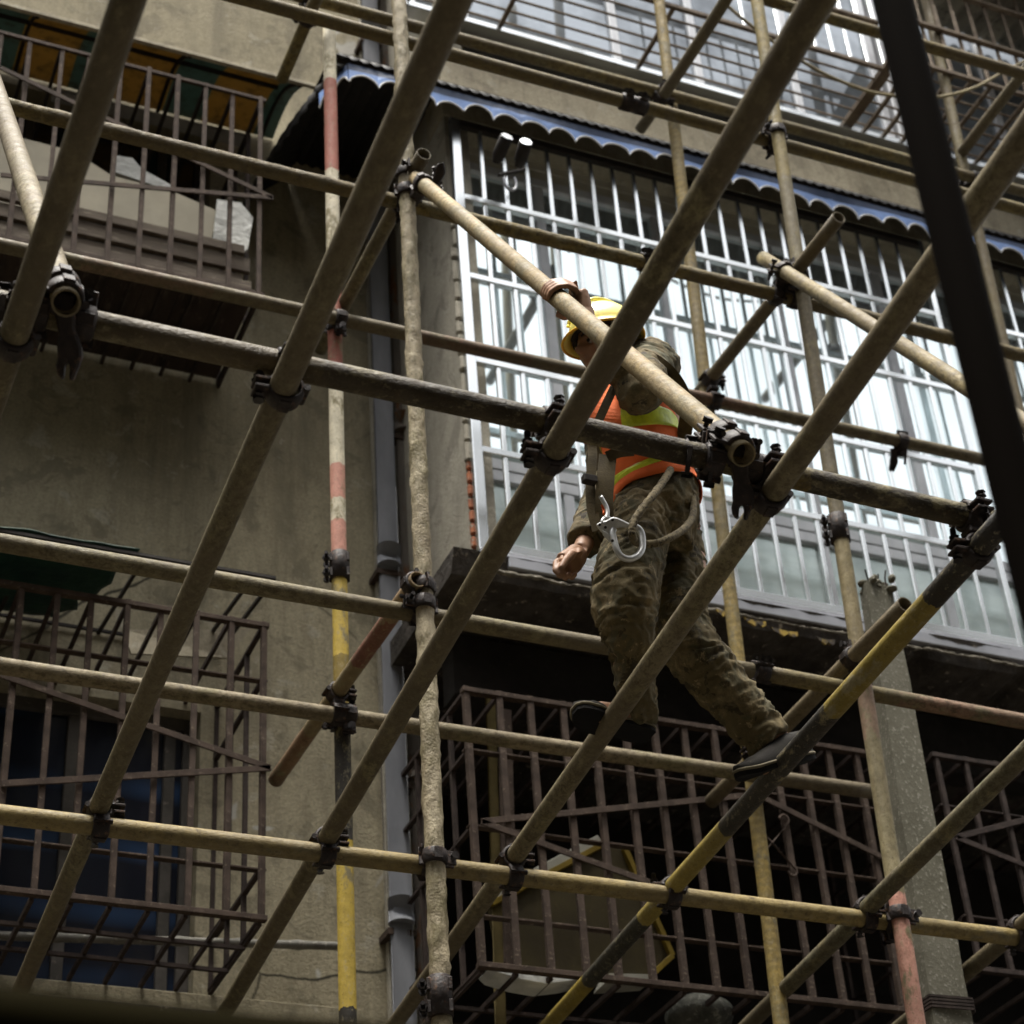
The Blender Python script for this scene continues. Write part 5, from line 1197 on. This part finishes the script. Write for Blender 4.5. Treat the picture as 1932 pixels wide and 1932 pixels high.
ho = ht.add(vs,fs,True).build('hard_hat', M['hat'], PER); md = ho.modifiers.new('th','SOLIDIFY'); md.thickness=.004; md.offset=-1
MB().tube([brim(j,1.)-hu*.001 for j in range(n)]+[brim(0,1.)-hu*.001], .0042, 8).build('brim_edge', M['hatrim'], ho)
b = MB()
for s_ in (-.03,0,.03): b.tube([hp(s_, .104*math.cos(a_)*.98, .042+.110*math.sin(a_)) for a_ in [math.pi*i/20 for i in range(2,19)]], .006,8)
b.build('crown_ridges', M['hat'], ho)
hb = MB(); hb.tube([hp(.074*math.sin(a_), .092*math.cos(a_), .045) for a_ in [2*math.pi*i/32 for i in range(33)]], .012, 8); hb.build('headband', M['blackiron'], ho)
b = MB(); b.tube([hp(.082,.01,.03),hp(.074,.03,-.06),hp(.03,.075,-.125),hp(-.03,.075,-.125),hp(-.074,.03,-.06),hp(-.082,.01,.03)], .0035, 6); b.build('chin_strap', M['blackiron'], ho)
b = MB()
b.ball(hp(0,-.016,.02),(.073,.077,.077),24,14); b.build('hair', M['hair'], PER)
g = NG('eye_white'); M['eye'] = g.done((.22,.2,.18), .25)
for s_ in (-1,1):
    e = hp(s_*.029,.074,-.006); eo = MB().ball(e, .0098, 14, 10).build('eye', M['eye'], PER); MB().ball(e+hf*.0085-hu*.002, .0058, 10, 8).build('iris', M['hair'], eo)
    MB().tube([hp(s_*.014,.092,.014),hp(s_*.033,.090,.019),hp(s_*.05,.078,.013)],[.003,.004,.002],6).build('eyebrow', M['hair'], PER)

# big scaffold hook clipped at the hip, and its rope
hkY = 3.52
def hk(x,y,Y=hkY): return at(1037.7+x*.1709, 896.2+y*.1709, Y)
HK = empty('scaffold_hook', hk(860,800), 'large worn aluminium scaffold hook hanging at the hip of the worker', 'hook')
pts = smooth_pts([hk(880,560),hk(960,580),hk(1005,630),hk(1022,720),hk(1015,820),hk(960,895),hk(870,928),hk(790,900),hk(740,830),hk(710,730),hk(690,640),hk(700,600)],5)
MB().tube(pts, .0088, 12).build('hook_body', M['hook'], HK)
ux = RW@Vector((1,0,0)); uy = RW@Vector((0,-1,0)); q0 = hk(700,600); sc_ = .1709*pxm(q0)
def outl(ps): return [((x-700)*sc_, -(y-600)*sc_) for x,y in ps]
MB().prism(outl([(505,545),(560,515),(620,500),(690,462),(740,470),(800,495),(900,545),(890,585),(800,575),(700,590),(680,620),(700,720),(655,740),(600,670),(540,600)]), q0, ux, uy, .012).build('gate_plate', M['hook'], HK, .003)
MB().prism(outl([(570,600),(640,640),(720,720),(650,742),(580,660)]), q0-(RW@Vector((0,0,.010))), ux, uy, .01).build('latch', M['hook'], HK, .002)
MB().tube(smooth_pts([hk(600,470),hk(575,520),hk(620,560),hk(670,520),hk(640,465),hk(600,470)],5), .005, 8).build('eye_ring', M['hook'], HK)
b = MB()
for x,y in ((690,495),(548,548),(612,578),(690,725)): b.tube([hk(x,y,hkY-.012),hk(x,y,hkY-.018)],.004,8)
b.build('rivet', M['blackiron'], HK)
MB().tube(smooth_pts([hk(555,230),hk(590,290),hk(625,360),hk(635,420),hk(620,480)],4), .006, 8).build('connector', M['hook'], HK)
MB().tube([hk(590,335,hkY+.01),hk(612,425,hkY+.01)], .0075, 8).build('connector_sleeve', M['orange'], HK)
rp = smooth_pts([(hk(1330,-60,3.60)),hk(1270,40,3.56),hk(1150,210,3.50),hk(1020,370,3.49),hk(935,500,3.49),hk(905,600,3.49),hk(915,690,3.50),hk(960,745,3.55),hk(1060,762,3.555),hk(1200,748,3.555),hk(1330,690,3.56),hk(1460,610,3.60),hk(1555,500,3.68),hk(1585,380,3.72),hk(1570,230,3.74)],8)
o = MB(); rr_ = [.0105+.0009*math.sin(i*1.9) for i in range(len(rp))]; tag(o.tube(rp, rr_, 12).build('safety_rope', M['rope']), 'dirty olive rope threaded through the hook and looped round the hip of the worker', 'rope')
